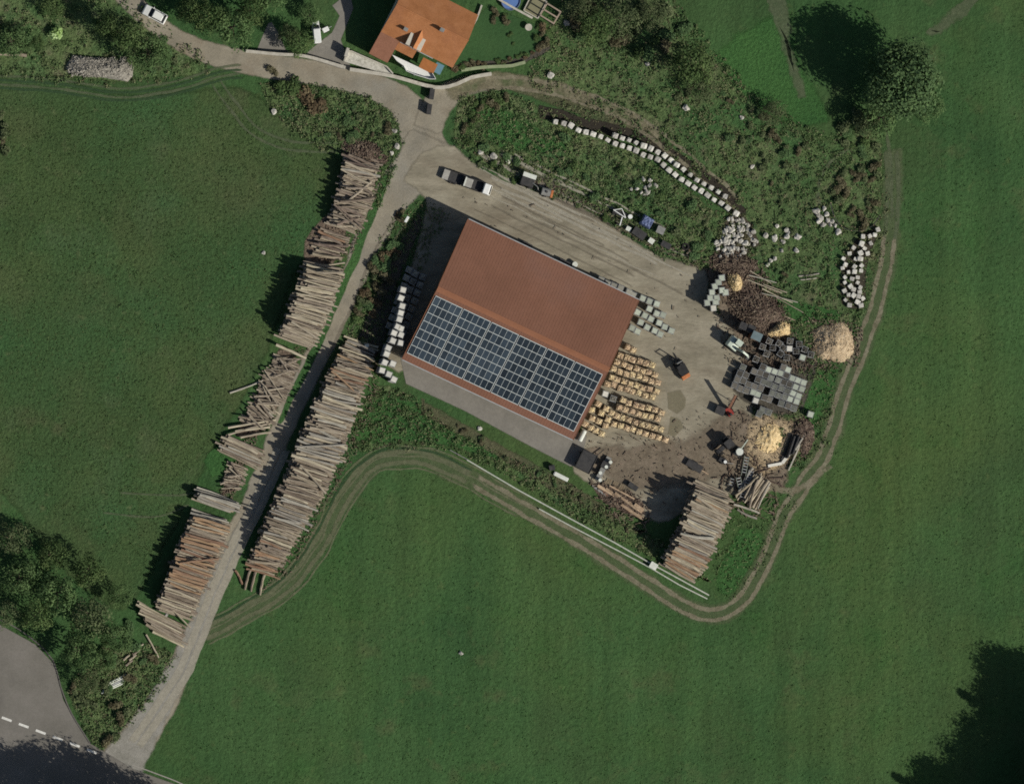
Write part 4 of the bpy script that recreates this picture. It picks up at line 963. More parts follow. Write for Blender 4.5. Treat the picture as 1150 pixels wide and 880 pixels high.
stones('boulder', midp, RK, .75, lambda i: rng.uniform(0, 3), 'small pale boulder in the heap beside the round thicket', 'boulders beside the thicket', .7, .3, 'boulder', sj=.3)
m2 = zpt([(498, 325), (545, 345), (545, 378), (525, 402), (600, 376), (592, 445), (520, 445), (440, 370), (485, 385), (555, 352), (465, 495), (450, 515), (485, 485)], 760, 180, 4.4)
stones('boulder', m2, RK, .8, lambda i: rng.uniform(0, 3), 'pale boulder scattered on the bank between the rubble and the thicket', 'boulders scattered on the bank', .7, .3, 'boulder', sj=.3)
rub = []
poly = [(818, 245), (832, 243), (846, 258), (854, 272), (838, 284), (828, 292), (806, 288), (803, 274), (812, 262)]
while len(rub) < 78:
    p = scatter(poly, 1)[0]
    if all((p[0]-q[0])**2+(p[1]-q[1])**2 > 8 for q in rub): rub.append(p)
stones('boulder', rub, RK, .60, lambda i: rng.uniform(0, 3), 'pale broken stone in the rubble pile at the end of the bank wall', 'broken stones in the rubble pile', .75, .3, 'stone', sj=.45, z0=lambda i: .22*(i % 3 == 0))
sm = zpt([(540, 445), (575, 450), (520, 470), (550, 487), (572, 478), (597, 478), (530, 512), (560, 508), (545, 520), (480, 495), (510, 490)], 600, 100, 4.4)
stones('boulder', sm, RK, .7, lambda i: rng.uniform(0, 3), 'pale stone in the small heap in the middle of the green bank', 'stones in the small heap on the bank', .75, .3, 'stone', sj=.3)
for (x, y, s, l) in ((308, 125.5, 1.15, 'white boulder alone in the grass south of the lane'), (443, 147, .95, 'white boulder in the verge west of the yard entrance'), (446, 164, 1.2, 'long white boulder in the verge above the untidy log stack'), (440, 172, .9, 'pale boulder in the verge nearest the untidy log stack'), (619, 84, 1.3, 'white boulder alone on the rough bank below the pergola'), (555, 175, 1.3, 'pale boulder at the edge of the green bank beside the pickup truck'), (571, 181, 1.1, 'grey boulder at the edge of the green bank near the tractor'), (540, 171, 1.1, 'low grey slab of stone at the edge of the green bank'), (637, 26, 1.1, 'pale boulder at the lower corner of the pergola'), (727, 72, 1.0, 'pale boulder by the dark shrubs on the upper bank'), (771, 121, 1.3, 'sandy boulder alone on the upper bank'), (833, 132, .8, 'small grey boulder on the upper bank'), (845, 187, .8, 'small grey boulder near the top of the rubble bank'), (518, 733, .7, 'tiny pale stone in the southern meadow'), (539, 481, .8, 'pale stone at the edge of the concrete apron'), (187, 690, .7, 'white stone on the slanted log stack edge'), (181, 676, .7, 'pale stone in the shade of the slanted log stack'), (296, 284, .7, 'pale stone in the north-west meadow')):
    stones('boulder', [(x, y)], RK, s*.78, rng.uniform(0, 3), l, None, .6, cat='boulder', z0=1.5 if 'slanted log stack edge' in l else 0)
for (x, y, w_, h_, l) in ((183, 684, 0, 0, ''),): pass

# ------------------------------------------------------------------ heaps
def heap(name, poly, H, mat, label, cat, kind=None, n=34, rough_=.25, sticks=None, smat=None, sl=(.3, .7), nst=0, pw=1.0):
    cx = sum(p[0] for p in poly)/len(poly); cy = sum(p[1] for p in poly)/len(poly); c = at(cx, cy)
    P = [Vector((at(*p).x-c.x, at(*p).y-c.y)) for p in poly]
    P = [Vector((v.x, v.y)) for v in catmull([(p.x, p.y, 0) for p in P], 1, True)]
    def rad(a):
        best = .2
        for i in range(len(P)):
            p, q = P[i-1], P[i]; d = Vector((math.cos(a), math.sin(a))); e = q-p
            den = d.x*e.y-d.y*e.x
            if abs(den) < 1e-9: continue
            t = (p.x*e.y-p.y*e.x)/den; u = (p.x*d.y-p.y*d.x)/den
            if t > 0 and 0 <= u <= 1: best = max(best, t)
        return best
    sd = rng.uniform(0, 50)
    def hz(x, y, t): return max(0.03, H*(1-t**1.6)**pw*(1+.3*mnoise.noise((x*.5+sd, y*.5, 0)))+rough_*(1-t*.6)*mnoise.noise((x*1.7, y*1.7+sd, 3)))
    b = MB(); nr = 12; vs = [(0, 0, hz(0, 0, 0))]; fs = []
    rr = [rad(2*math.pi*i/n) for i in range(n)]
    for k in range(1, nr+1):
        for i in range(n):
            t = k/nr; a = 2*math.pi*i/n; x, y = math.cos(a)*rr[i]*t, math.sin(a)*rr[i]*t
            vs.append((x, y, hz(x, y, t) if k < nr else -.05))
    for i in range(n): fs.append((0, 1+i, 1+(i+1) % n))
    for k in range(nr-1):
        for i in range(n): fs.append((1+k*n+i, 1+(k+1)*n+i, 1+(k+1)*n+(i+1) % n, 1+k*n+(i+1) % n))
    b.add(vs, fs)
    for j in range(nst):
        a = rng.uniform(0, 6.283); i = int(a/6.2832*n) % n; t = math.sqrt(rng.random())*.97; x, y = math.cos(a)*rr[i]*t, math.sin(a)*rr[i]*t
        z = hz(x, y, t)+.03; L = rng.uniform(*sl); th = rng.uniform(0, 6.28); ph = rng.gauss(0, .3)
        d = Vector((math.cos(th)*math.cos(ph), math.sin(th)*math.cos(ph), math.sin(ph)))*L/2
        w = L*rng.uniform(.14, .26) if L < .8 else rng.uniform(.05, .13)
        b.bar(Vector((x, y, z))-d, Vector((x, y, z))+d, w, w*.7, mi=1)
    o = b.build(name, [mat, smat or mat], fix=True); o.location = (c.x, c.y, 0)
    return tag(o, label, cat, kind=kind)
m_chip = M('wood_chips', [(.42, .31, .19), (.54, .42, .27), (.64, .52, .36)], scale=2.5, rough=.95, bump=1, bscale=6, bdist=.12, fine=.3, fscale=6, island=.15, patch=[((.38, .29, .19), .3, .52, .72)])
m_chipy = M('fresh_yellow_chips', [(.58, .42, .20), (.72, .55, .30), (.80, .64, .38)], scale=2, rough=.95, bump=1, bscale=5, bdist=.12, fine=.25, fscale=5, island=.2)
m_saw = M('trodden_sawdust', [(.36, .27, .165), (.48, .37, .23), (.58, .46, .29)], scale=1, rough=.95, bump=.8, bscale=4, bdist=.1, fine=.3, fscale=4, island=.25)
m_brush = M('brown_brushwood', [(.075, .052, .038), (.15, .11, .082), (.26, .205, .155)], scale=2, rough=.95, bump=1, bscale=4, bdist=.25, fine=.35, fscale=4, island=.5, hue=.02)
m_gstick = M('grey_split_wood', [(.20, .185, .155), (.30, .28, .235), (.40, .375, .32)], scale=3, rough=.9, island=.45)
heap('wood_chip_heap', [(912, 378), (918, 366), (933, 364), (945, 359), (956, 371), (960, 388), (957, 401), (944, 408), (931, 404), (918, 404), (915, 392)], 1.7, m_chip, 'large round heap of pale wood chips beside the eastern track', 'heap', nst=900, sl=(.15, .35))
heap('firewood_heap', [(857, 375), (868, 368), (876, 360), (888, 364), (887, 376), (876, 378)], 1.6, m_chipy, 'bright yellow heap of fresh split wood beside the slate blue roof', 'heap', nst=160, sl=(.3, .55))
heap('firewood_heap', [(818, 305), (828, 305), (834, 318), (832, 328), (824, 328), (817, 316)], 1.6, m_chipy, 'small yellow heap of split wood behind the mint crate stack', 'heap', nst=110, sl=(.3, .55), smat=m_chip)
heap('sawdust_heap', [(850, 486), (862, 474), (876, 478), (880, 490), (870, 508), (856, 508), (846, 498)], .8, m_chipy, 'spread of fresh yellow sawdust beside the dark log pile', 'heap', nst=60, sl=(.2, .6), smat=m_saw)
heap('wood_chip_heap', [(890, 476), (904, 468), (915, 480), (912, 500), (902, 516), (897, 500)], 1.0, m_brush, 'grey-brown chip heap along the eastern edge of the yard', 'heap', nst=220, sl=(.2, .8), smat=m_gstick)
heap('brushwood_heap', [(826, 320), (848, 322), (872, 340), (882, 356), (862, 372), (842, 372), (828, 352), (820, 340)], 1.3, m_brush, 'dark brown brushwood heap between the mint crates and the yellow wood', 'heap', kind='stuff', nst=900, sl=(.3, 1.6))
heap('brushwood_heap', [(796, 288), (812, 282), (842, 290), (852, 303), (832, 310), (806, 304)], .9, m_brush, 'low brown brushwood heap below the rubble pile', 'heap', kind='stuff', nst=600, sl=(.3, 1.8), smat=m_gstick)
heap('firewood_heap', [(75, 72), (80, 62), (110, 66), (147, 71), (146, 92), (120, 88), (90, 84), (72, 80)], 1.3, m_gstick, 'long grey heap of old split firewood at the top of the north-west meadow', 'heap', kind='stuff', nst=1500, sl=(.35, .6), pw=.5)
heap('brushwood_heap', [(382, 160), (400, 155), (425, 165), (436, 182), (420, 190), (392, 180)], .7, m_brush, 'dark brushwood heap at the top of the untidy log stack', 'heap', kind='stuff', nst=420, sl=(.4, 1.6), smat=m_gstick)
heap('brushwood_heap', [(664, 540), (690, 545), (724, 565), (720, 582), (700, 575), (672, 558)], .35, m_brush, 'low bark heap beside the sawn boards', 'heap', kind='stuff', nst=200, sl=(.3, 1.6), smat=m_rust)

for i in range(9):
    p0, p1 = (878+i*1.9+rng.uniform(-2, 2), 516-i*1.2+rng.uniform(-2, 2)), (889+i*1.6, 489+rng.uniform(-3, 3))
    a, b_ = at(*p0), at(*p1); d = b_-a
    o = MB().cyl((-d.length/2, 0, 0), (d.length/2, 0, 0), .2, .17, n=7).build('beam', m_darkm if i < 7 else m_gstick); o.location = ((a.x+b_.x)/2, (a.y+b_.y)/2, .2+.3*(i % 3)); o.rotation_euler = (0, 0, math.atan2(d.y, d.x)+rng.gauss(0, .08))
    tag(o, 'dark charred-looking round timber in the pile right of the yellow sawdust' if i < 7 else 'grey round timber at the right edge of the dark timber pile', 'timber', 'dark timbers right of the sawdust' if i < 7 else 'grey timbers at the dark pile')
for i, (p0, p1, w_) in enumerate((((862, 523), (878, 520), .5), ((878, 520), (893, 500), .55), ((893, 498), (899, 486), .4), ((885, 528), (899, 497), .25))):
    a, b_ = at(*p0), at(*p1); d = b_-a
    o = MB().box((0, 0, .15), (d.length, w_, .3)).build('beam', m_splitw if i < 3 else m_gstick, bevel=.03); o.location = ((a.x+b_.x)/2, (a.y+b_.y)/2, .05+.05*i); o.rotation_euler = (0, 0, math.atan2(d.y, d.x))
    tag(o, ['pale slab nearest the sawdust in the curve round the dark timbers', 'longest pale slab curving round the dark timbers', 'pale slab at the upper end of the curve round the dark timbers', 'thin pale pole along the outer edge of the dark timbers'][i], 'slab')

# loose bark, sticks and offcuts trodden over the yard
b = MB(); LIT = [([(640, 500), (760, 470), (830, 440), (880, 530), (810, 560), (740, 580), (690, 560)], 420), ([(790, 290), (850, 300), (905, 380), (905, 420), (820, 420), (800, 350)], 900), ([(820, 460), (905, 465), (915, 500), (880, 545), (820, 545)], 500), ([(500, 200), (640, 235), (790, 310), (780, 440), (700, 360), (560, 265)], 60), ([(575, 190), (640, 215), (700, 250), (790, 290), (800, 310), (740, 285), (660, 240)], 300), ([(330, 400), (372, 235), (425, 180), (432, 200), (390, 300), (345, 400)], 900), ([(300, 440), (330, 400), (290, 490), (262, 560), (245, 560)], 700), ([(300, 660), (280, 690), (400, 480), (425, 400), (430, 420), (400, 510), (330, 640)], 500)]
LIT += [([(795, 285), (855, 300), (890, 360), (880, 380), (830, 375), (815, 340)], 260, 3.5), ([(830, 500), (880, 540), (870, 585), (815, 570), (800, 540)], 160, 3.5), ([(905, 355), (970, 365), (965, 412), (915, 415)], 500, 1), ([(836, 375), (925, 385), (925, 415), (830, 420)], 160, 2.5), ([(660, 535), (730, 570), (728, 590), (690, 580)], 120, 3)]
for poly, n, *ls in LIT:
    for p in scatter(poly, n):
        q = at(*p); a = rng.uniform(0, 6.28); L = rng.choice([.12, .15, .2, .25, .3, .6])*rng.uniform(.7, 1.4)*(ls[0] if ls else 1); w_ = rng.uniform(.05, .14)*(1.3 if ls else 1)
        d = Vector((math.cos(a), math.sin(a), rng.uniform(-.1, .15)))*L/2; c = Vector((q.x, q.y, .19+rng.uniform(0, .05)))
        b.bar(c-d, c+d, w_, w_*.6, mi=rng.choice([0, 1, 1, 2]))
tag(b.build('wood_litter', [m_brush, m_gstick, m_chip], fix=False), 'loose bark, sticks and offcuts trodden over the yard and round the log stacks', 'litter', kind='stuff')

# ------------------------------------------------------------------ vehicles
def wheel(parent, x, y, r, w=.22, name='wheel'):
    o = MB().cyl((0, -w/2, 0), (0, w/2, 0), r, n=16).build(name, m_rubber, parent); o.location = (x, y, r)
    h = MB().cyl((0, -w/2-.01, 0), (0, w/2+.01, 0), r*.55, n=12).build('rim', m_steelg, o)
    return o
def car(px, py, ang, label, L=4.2, W=1.75, paint=None, box=False, group=None):
    paint = paint or m_whitep
    t = thing('parked_car', label, 'car', at(px, py, .7)-Vector((0, 0, .7)), ang, group); h = L/2
    if box: pr = [(-h, .35), (h, .35), (h, .85), (h-.25, 1.0), (h-.9, 1.08), (h-1.5, 1.8), (-h+.05, 1.85), (-h, .9)]
    else: pr = [(-h, .35), (h, .35), (h, .72), (h-.12, .86), (h-1.0, .98), (-h+.5, 1.0), (-h+.05, .92), (-h, .7)]
    MB().prof(pr, -W/2, W/2).build('body', paint, t, bevel=.07)
    if not box:
        g = MB(); y0, y1 = W/2-.1, W/2-.28
        a, b2, c2, d2 = h-1.05, h-1.75, -h+.95, -h+.25
        vs = [(a, -y0, .96), (a, y0, .96), (d2, -y0, .96), (d2, y0, .96), (b2, -y1, 1.40), (b2, y1, 1.40), (c2, -y1, 1.40), (c2, y1, 1.40)]
        g.add(vs, [(0, 1, 5, 4), (2, 6, 7, 3), (0, 4, 6, 2), (1, 3, 7, 5), (4, 5, 7, 6), (0, 2, 3, 1)]); g.build('windows', m_wind, t)
        MB().add([(b2+.03, -y1-.03, 1.40), (b2+.03, y1+.03, 1.40), (c2-.25, -y1-.03, 1.40), (c2-.25, y1+.03, 1.40), (b2-.08, -y1+.05, 1.46), (b2-.08, y1-.05, 1.46), (c2-.1, -y1+.05, 1.46), (c2-.1, y1-.05, 1.46)], [(0, 1, 5, 4), (2, 6, 7, 3), (0, 4, 6, 2), (1, 3, 7, 5), (4, 5, 7, 6), (0, 2, 3, 1)]).build('roof', paint, t)
    else: MB().box((h-1.18, 0, 1.45), (.5, W-.3, .55), ry=-.7).build('windscreen', m_wind, t)
    for s in (-1, 1):
        MB().box((h-.02, s*(W/2-.28), .66), (.08, .34, .16)).build('headlight', m_lamp, t)
        MB().box((-h+.01, s*(W/2-.22), .7), (.06, .22, .2)).build('tail_light', m_rlamp, t)
        MB().box((h-1.45, s*(W/2+.08), 1.0), (.12, .18, .13)).build('mirror', paint, t)
        wheel(t, h-.85, s*(W/2-.1), .32); wheel(t, -h+.8, s*(W/2-.1), .32)
    return t
car(174, 16.5, dirw(-25, -13), 'white parked car at the edge of the lane in the top left')
car(355, 36, dirw(-2, -20), 'white delivery van parked between the hedge and the paved drive', L=3.9, W=1.2, box=True)
t = thing('garden_cart', 'small white box trailer beside the delivery van', 'trailer', at(365, 33.5), dirw(6, -3))
MB().box((0, 0, .7), (1.05, .8, .7)).build('body', m_whitep, t, bevel=.05); MB().bar((.5, 0, .4), (1.2, 0, .35), .08).build('drawbar', m_steelg, t)
for s in (-1, 1): wheel(t, 0, s*.48, .3, .14)
# pickup with trailer
pa = dirw(40, 14)
t = thing('pickup_truck', 'pickup truck with white cab and dark load bed standing in the yard', 'truck', at(537, 209.3, .8)-Vector((0, 0, .8)), pa)
MB().box((-.9, 0, .62), (3.6, 1.3, .22)).build('chassis', m_black, t)
MB().prof([(.85, .4), (2.3, .4), (2.32, .95), (2.15, 1.35), (1.9, 1.9), (.85, 1.95)], -.88, .88).build('cab', m_whitep, t, bevel=.08)
MB().box((2.09, 0, 1.55), (.06, 1.5, .5), ry=-.42).build('windscreen', m_wind, t)
for s in (-1, 1):
    MB().box((1.45, s*.885, 1.5), (.8, .03, .4)).build('side_window', m_wind, t); MB().box((2.33, s*.65, .8), (.05, .3, .16)).build('headlight', m_lamp, t)
    wheel(t, 1.75, s*.78, .36); wheel(t, -1.5, s*.78, .36)
b = MB().box((-1.1, 0, .82), (3.5, 1.8, .12))
for s in (-1, 1): b.box((-1.1, s*.88, 1.06), (3.5, .05, .36))
b.box((-2.82, 0, 1.06), (.05, 1.7, .36)).box((.62, 0, 1.06), (.05, 1.7, .36))
b.build('load_bed', m_darkm, t)
t2 = thing('cargo_box', 'grey covered box riding on the pickup load bed', 'box', at(526, 205.2, 1.3)-Vector((0, 0, .4)), pa)
MB().box((0, 0, .3), (1.35, 1.5, .8)).build('box', m_greyl, t2, bevel=.05); MB().box((-.62, 0, .75), (.22, 1.6, .1)).build('lid', m_offw, t2)
t = thing('flatbed_trailer', 'low dark flatbed trailer hitched behind the white pickup truck', 'trailer', at(511, 199.8, .7)-Vector((0, 0, .7)), pa)
b = MB().box((-.2, 0, .6), (2.9, 1.8, .12))
for s in (-1, 1): b.box((-.2, s*.9, .78), (2.9, .06, .3))
b.build('deck', m_darkm, t)
MB().box((-1.62, 0, .72), (1.05, 1.7, .07), ry=.06).build('ramp', m_greyl, t)
MB().bar((1.2, 0, .5), (2.2, 0, .5), .1).build('drawbar', m_black, t)
for s in (-1, 1): wheel(t, -.5, s*.98, .3, .2); wheel(t, .2, s*.98, .3, .2)

def tractor(px, py, ang, label, cat='tractor', name='tractor', body=None, roof=None, sc_=1.0):
    t = thing(name, label, cat, at(px, py, 1.2)-Vector((0, 0, 1.2)), ang); body = body or m_darkm; roof = roof or m_offw
    MB().prof([(.2, .7), (1.9, .7), (1.95, 1.2), (1.6, 1.45), (.2, 1.5)], -.38, .38).build('bonnet', body, t, bevel=.05)
    MB().prof([(-1.2, .9), (.25, .9), (.3, 1.5), (.1, 2.3), (-1.1, 2.3)], -.62, .62).build('cab', m_wind, t, bevel=.05)
    MB().box((-.5, 0, 2.36), (1.5, 1.4, .12)).build('roof', roof, t, bevel=.04)
    MB().cyl((1.2, .3, 1.4), (1.2, .3, 2.3), .05).build('exhaust', m_black, t)
    for s in (-1, 1): wheel(t, -.75, s*.85, .75, .42); wheel(t, 1.35, s*.75, .45, .3)
    return t
# machine with light roof strip at the bank
t = thing('forest_trailer', 'dark timber loader with a pale roof strip parked at the foot of the green bank', 'machine', at(593, 201, .8)-Vector((0, 0, .8)), dirw(15, 5))
MB().box((0, -.5, .8), (2.3, 1.5, .9)).build('body', m_darkm, t, bevel=.08)
MB().box((0, .55, 1.75), (2.3, .75, .14)).build('canopy', m_offw, t)
for sx in (-1, 1): MB().cyl((sx*1.05, .55, .3), (sx*1.05, .55, 1.7), .05).build('post', m_black, t)
MB().bar((.9, -.4, 1.2), (1.9, -.8, 1.5), .14).bar((1.9, -.8, 1.5), (2.3, -1.3, .8), .12).build('loader_arm', m_grey, t)
for s in (-1, 1): wheel(t, -.7, -.5+s*.85, .45); wheel(t, .7, -.5+s*.85, .45)
t = thing('water_bowser', 'squat grey tank with an orange flank beside the timber loader', 'tank', at(613, 215.5, .8)-Vector((0, 0, .8)), dirw(12, 3))
MB().cyl((-.75, 0, .9), (.75, 0, .9), .68, n=18).build('tank', m_grey, t); MB().cyl((0, 0, 1.55), (0, 0, 1.7), .2).build('cap', m_darkm, t)
MB().box((1.05, -.1, .55), (.4, 1.3, .9)).build('side_box', m_orange, t, bevel=.05)
for s in (-1, 1): wheel(t, 0, s*.75, .36)
# white frame machine, tarp, boxes, tyres
t = thing('hay_tedder', 'white framed farm implement with a round white drum at the foot of the bank', 'implement', at(697, 241), dirw(12, 6))
b = MB().bar((-1.6, .1, .9), (.9, -.2, 1.0), .14).bar((-1.5, .1, .9), (-.4, .9, 1.0), .12).bar((-.4, .9, 1.0), (.8, -.1, 1.0), .12).bar((.3, -.3, .95), (.6, -1.8, .8), .16)
b.build('frame', m_whitep, t)
MB().cyl((1.5, .35, .25), (1.5, .35, 1.05), .38, n=16).build('drum', m_whitep, t)
MB().box((-.4, .1, .5), (2.4, .9, .5)).build('base', m_darkm, t, bevel=.08)
for (x, y) in ((-1.3, -.5), (.3, -.7), (.2, -1.7)): wheel(t, x, y, .38)
t = thing('tarp_stack', 'stack covered with a wrinkled blue tarpaulin at the foot of the bank', 'tarpaulin', at(727, 249, 1.0)-Vector((0, 0, 1)), dirw(12, 7))
bm = bmesh.new(); bmesh.ops.create_grid(bm, x_segments=18, y_segments=16, size=1)
for v in bm.verts:
    e = max(abs(v.co.x), abs(v.co.y)); hh = 1.45 if e < .8 else 1.45*(1-(e-.8)/.2)+.05
    v.co = Vector((v.co.x*1.05, v.co.y*.98, max(.02, hh+.12*mnoise.noise(v.co*3.3)+(.18 if abs(v.co.y+.1) < .12 and e < .8 else 0))))
me = bpy.data.meshes.new('tarpaulin'); bm.to_mesh(me); bm.free(); link('tarpaulin', me, m_blue, t)
MB().box((0, 0, .3), (1.6, 1.5, .6)).build('pallets', m_pallet, t)
def boxy(name, px, py, d, ang, mat, label, cat, lidm=None, z=0):
    t = thing(name, label, cat, at(px, py, d[2]+z)-Vector((0, 0, d[2])), ang)
    MB().box((0, 0, d[2]/2), d, taper=1.04).build('body', mat, t, bevel=.04)
    MB().box((0, 0, d[2]+.04), (d[0]*1.08, d[1]*1.08, .07)).box((0, d[1]*.3, d[2]+.1), (d[0]*.4, .06, .05)).build('lid', lidm or mat, t)
    return t
boxy('metal_box', 742, 258.5, (1.25, 1.15, .9), dirw(9, 4), m_grey, 'grey-green metal box right of the blue tarpaulin', 'box')
boxy('storage_box', 731.5, 270.5, (.9, .8, .7), dirw(7, 5), m_offw, 'small whitish storage box at the gravel edge below the blue tarpaulin', 'box')
boxy('storage_box', 718, 262, (2.2, 1.3, .9), dirw(10, 7), m_darkm, 'dark metal container at the gravel edge below the blue tarpaulin', 'container')
boxy('storage_box', 748, 275, (1.6, .9, .7), dirw(10, 5), m_darkm, 'dark metal container at the gravel edge, left of the tyres', 'container')
boxy('storage_box', 706, 257, (.8, .7, .6), dirw(10, 5), m_offw, 'pale small bin below the white framed implement', 'bin')
for (x, y, l) in ((770, 277, 'dark machine tyre lying at the bank foot, upper of two'), (775, 286, 'yellow-rimmed tyre lying at the bank foot, lower of two')):
    o = thing('tyre', l, 'tyre', at(x, y, .3)-Vector((0, 0, .3)))
    b = MB(); n = 18
    for i in range(n):
        a0, a1 = 2*math.pi*i/n, 2*math.pi*(i+1)/n
        b.bar((.5*math.cos(a0), .5*math.sin(a0), .2), (.5*math.cos(a1), .5*math.sin(a1), .2), .28, .4)
    b.build('tyre_ring', m_rubber if 'dark' in l else m_chip, o)
    MB().cyl((0, 0, .06), (0, 0, .16), .22, n=10).build('hub', m_black, o)
t = thing('light_box', 'small white box on a post among the shrubs west of the barn', 'box', at(455.5, 246.5), dirw(4, -7)); MB().box((0, 0, 1.35), (1.1, .45, .5)).build('box', m_whitep, t, bevel=.03); MB().cyl((0, 0, 0), (0, 0, 1.1), .07).build('post', m_steelg, t)
t = thing('bucket', 'round white tub at the foot of the barn north wall', 'tub', at(645, 297)); MB().cyl((0, 0, 0), (0, 0, .8), .38, .45, n=14).build('tub', m_whitep, t); MB().cyl((0, 0, .8), (0, 0, .86), .47, n=14).build('rim', m_offw, t)
boxy('storage_box', 592, 275, (1.6, .7, .7), brz, m_darkm, 'dark box against the north wall of the barn', 'box')
boxy('storage_box', 634, 295, (1.8, .8, .8), brz, m_darkm, 'dark box against the barn north wall, beside the round white tub', 'box')
boxy('storage_box', 412, 388, (.6, .5, .6), .3, m_offw, 'small white box at the top end of the longest log stack', 'box')
# forklift
FRK = t = thing('forklift', 'dark forklift with an orange rear standing east of the firewood rows', 'forklift', at(765, 413, 1.2)-Vector((0, 0, 1.2)), dirw(-7, -12))
MB().box((-.3, 0, .75), (1.9, 1.25, .7)).build('body', m_darkm, t, bevel=.08); MB().prof([(-1.75, .4), (-1.1, .4), (-1.1, 1.25), (-1.6, 1.2)], -.6, .6).build('counterweight', m_orange, t, bevel=.06)
MB().box((-.3, 0, 2.12), (1.5, 1.2, .1)).build('roof', m_black, t)
b = MB()
for sx in (-.95, .4):
    for s in (-1, 1): b.bar((sx, s*.52, 1.1), (sx*.8-.05, s*.52, 2.08), .07)
b.build('cab_frame', m_black, t); MB().box((-.4, 0, 1.25), (.5, .5, .25)).box((-.65, 0, 1.6), (.1, .5, .5)).build('seat', m_rubber, t)
b = MB()
for s in (-1, 1): b.box((.9, s*.35, 1.6), (.14, .1, 2.9))
for z in (.6, 1.6, 2.95): b.box((.9, 0, z), (.12, .6, .08))
b.build('mast', m_grey, t)
for s in (-1, 1): MB().box((1.6, s*.28, .2), (1.2, .12, .06)).build('fork', m_darkm, t); wheel(t, .6, s*.6, .36); wheel(t, -1.1, s*.55, .32)
FRK.scale = (1.2, 1.25, 1)
# excavator (white)
EXC = t = thing('excavator', 'white excavator with its arm reaching towards the crates', 'excavator', at(826, 387, 1.6)-Vector((0, 0, 1.6)), dirw(12, 9))
for s in (-1, 1):
    MB().prof([(-1.3, .1), (1.3, .1), (1.5, .4), (1.3, .72), (-1.3, .72), (-1.5, .4)], s*.75-.2, s*.75+.2).build('track', m_rubber, t)
MB().cyl((0, 0, .6), (0, 0, .95), .5, n=14).build('turntable', m_darkm, t)
MB().prof([(-1.3, .95), (.6, .95), (.6, 1.5), (-.4, 2.0), (-1.1, 2.0), (-1.35, 1.5)], -.85, .85).build('body', m_mint, t, bevel=.1)
cb = MB().prof([(-.35, 1.0), (.85, 1.0), (.8, 1.9), (.55, 2.75), (-.35, 2.75)], .02, .8).build('cab', m_wind, t, bevel=.05); MB().box((.1, .41, 2.8), (1.0, .85, .1)).build('cab_roof', m_mint, t, bevel=.03)
MB().bar((.4, -.35, 1.4), (1.3, -.35, 3.0), .3, .34).bar((1.25, -.35, 3.0), (2.2, -.35, 2.6), .28, .3).build('boom', m_mint, t)
MB().bar((2.15, -.35, 2.65), (2.6, -.35, 1.1), .22, .24).build('arm', m_mint, t)
MB().prof([(2.4, 1.1), (2.9, 1.0), (2.85, .55), (2.4, .4), (2.3, .8)], -.7, 0.0).build('bucket', m_darkm, t)
EXC.scale = (1.15, 1.15, 1.2)
# tall shed with slate-blue roof
o = at(850, 377.5, 4.2)
t = thing('shed', 'narrow tall shed with a slate blue sloping roof beside the yellow wood heap', 'shed', (o.x, o.y, 0), dirw(9, 4))
MB().box((0, 0, 2.05), (1.5, 1.15, 4.1)).build('wall', m_rust, t)
MB().box((0, 0, 4.22), (1.75, 1.4, .1), rx=.12).build('roof', m_gtarp, t); MB().box((0, -.61, 1.0), (.75, .06, 1.9)).build('door', m_timber, t)
for k in range(2):  # dark cabinets over the shed's shadow, made tall to enlarge it
    o = at(835+k*9, 366+k*3, 3.4)
    t = thing('shed', ['dark flat-roofed metal cabinet left of the slate blue roof', 'dark flat-roofed metal cabinet nearest the slate blue roof'][k], 'cabinet', (o.x, o.y, 0), dirw(9, 4))
    MB().box((0, 0, 1.7), (1.2, 1.1, 3.4)).build('body', m_darkm, t, bevel=.04); MB().box((0, 0, 3.46), (1.3, 1.2, .08)).build('roof', m_darkm, t); MB().box((0, -.58, 1.1), (.6, .05, 1.7)).build('door', m_grey, t)
# wood splitter with conveyor
t = thing('wood_splitter', 'red wood splitter with a steep raised conveyor throwing a long thin shadow', 'machine', at(818, 462), dirw(-23, -35))
MB().box((0, 0, .7), (1.5, 1.0, .8)).build('body', m_red, t, bevel=.06); MB().box((-.5, .1, 1.3), (.4, .4, .7)).build('engine', m_darkm, t, bevel=.04)
b = MB().bar((.3, -.1, .7), (1.9, -2.0, 3.9), .5, .12); b.build('conveyor', m_rust, t)
b = MB()
for s in (-1, 1): b.bar((.3+s*.22, -.1+s*.2, .76), (1.9+s*.22, -2.0+s*.2, 3.96), .06, .2)
b.bar((1.3, -1.3, 2.6), (1.3, -1.3, 0), .1).build('conveyor_frame', m_darkm, t)
for s in (-1, 1): wheel(t, -.2, s*.62, .38)
boxy('metal_box', 809, 461, (1.5, 1.3, 1.0), dirw(12, 5), m_darkm, 'dark square metal bin beside the red wood splitter', 'bin')  # dark box put where a block of shadow lies
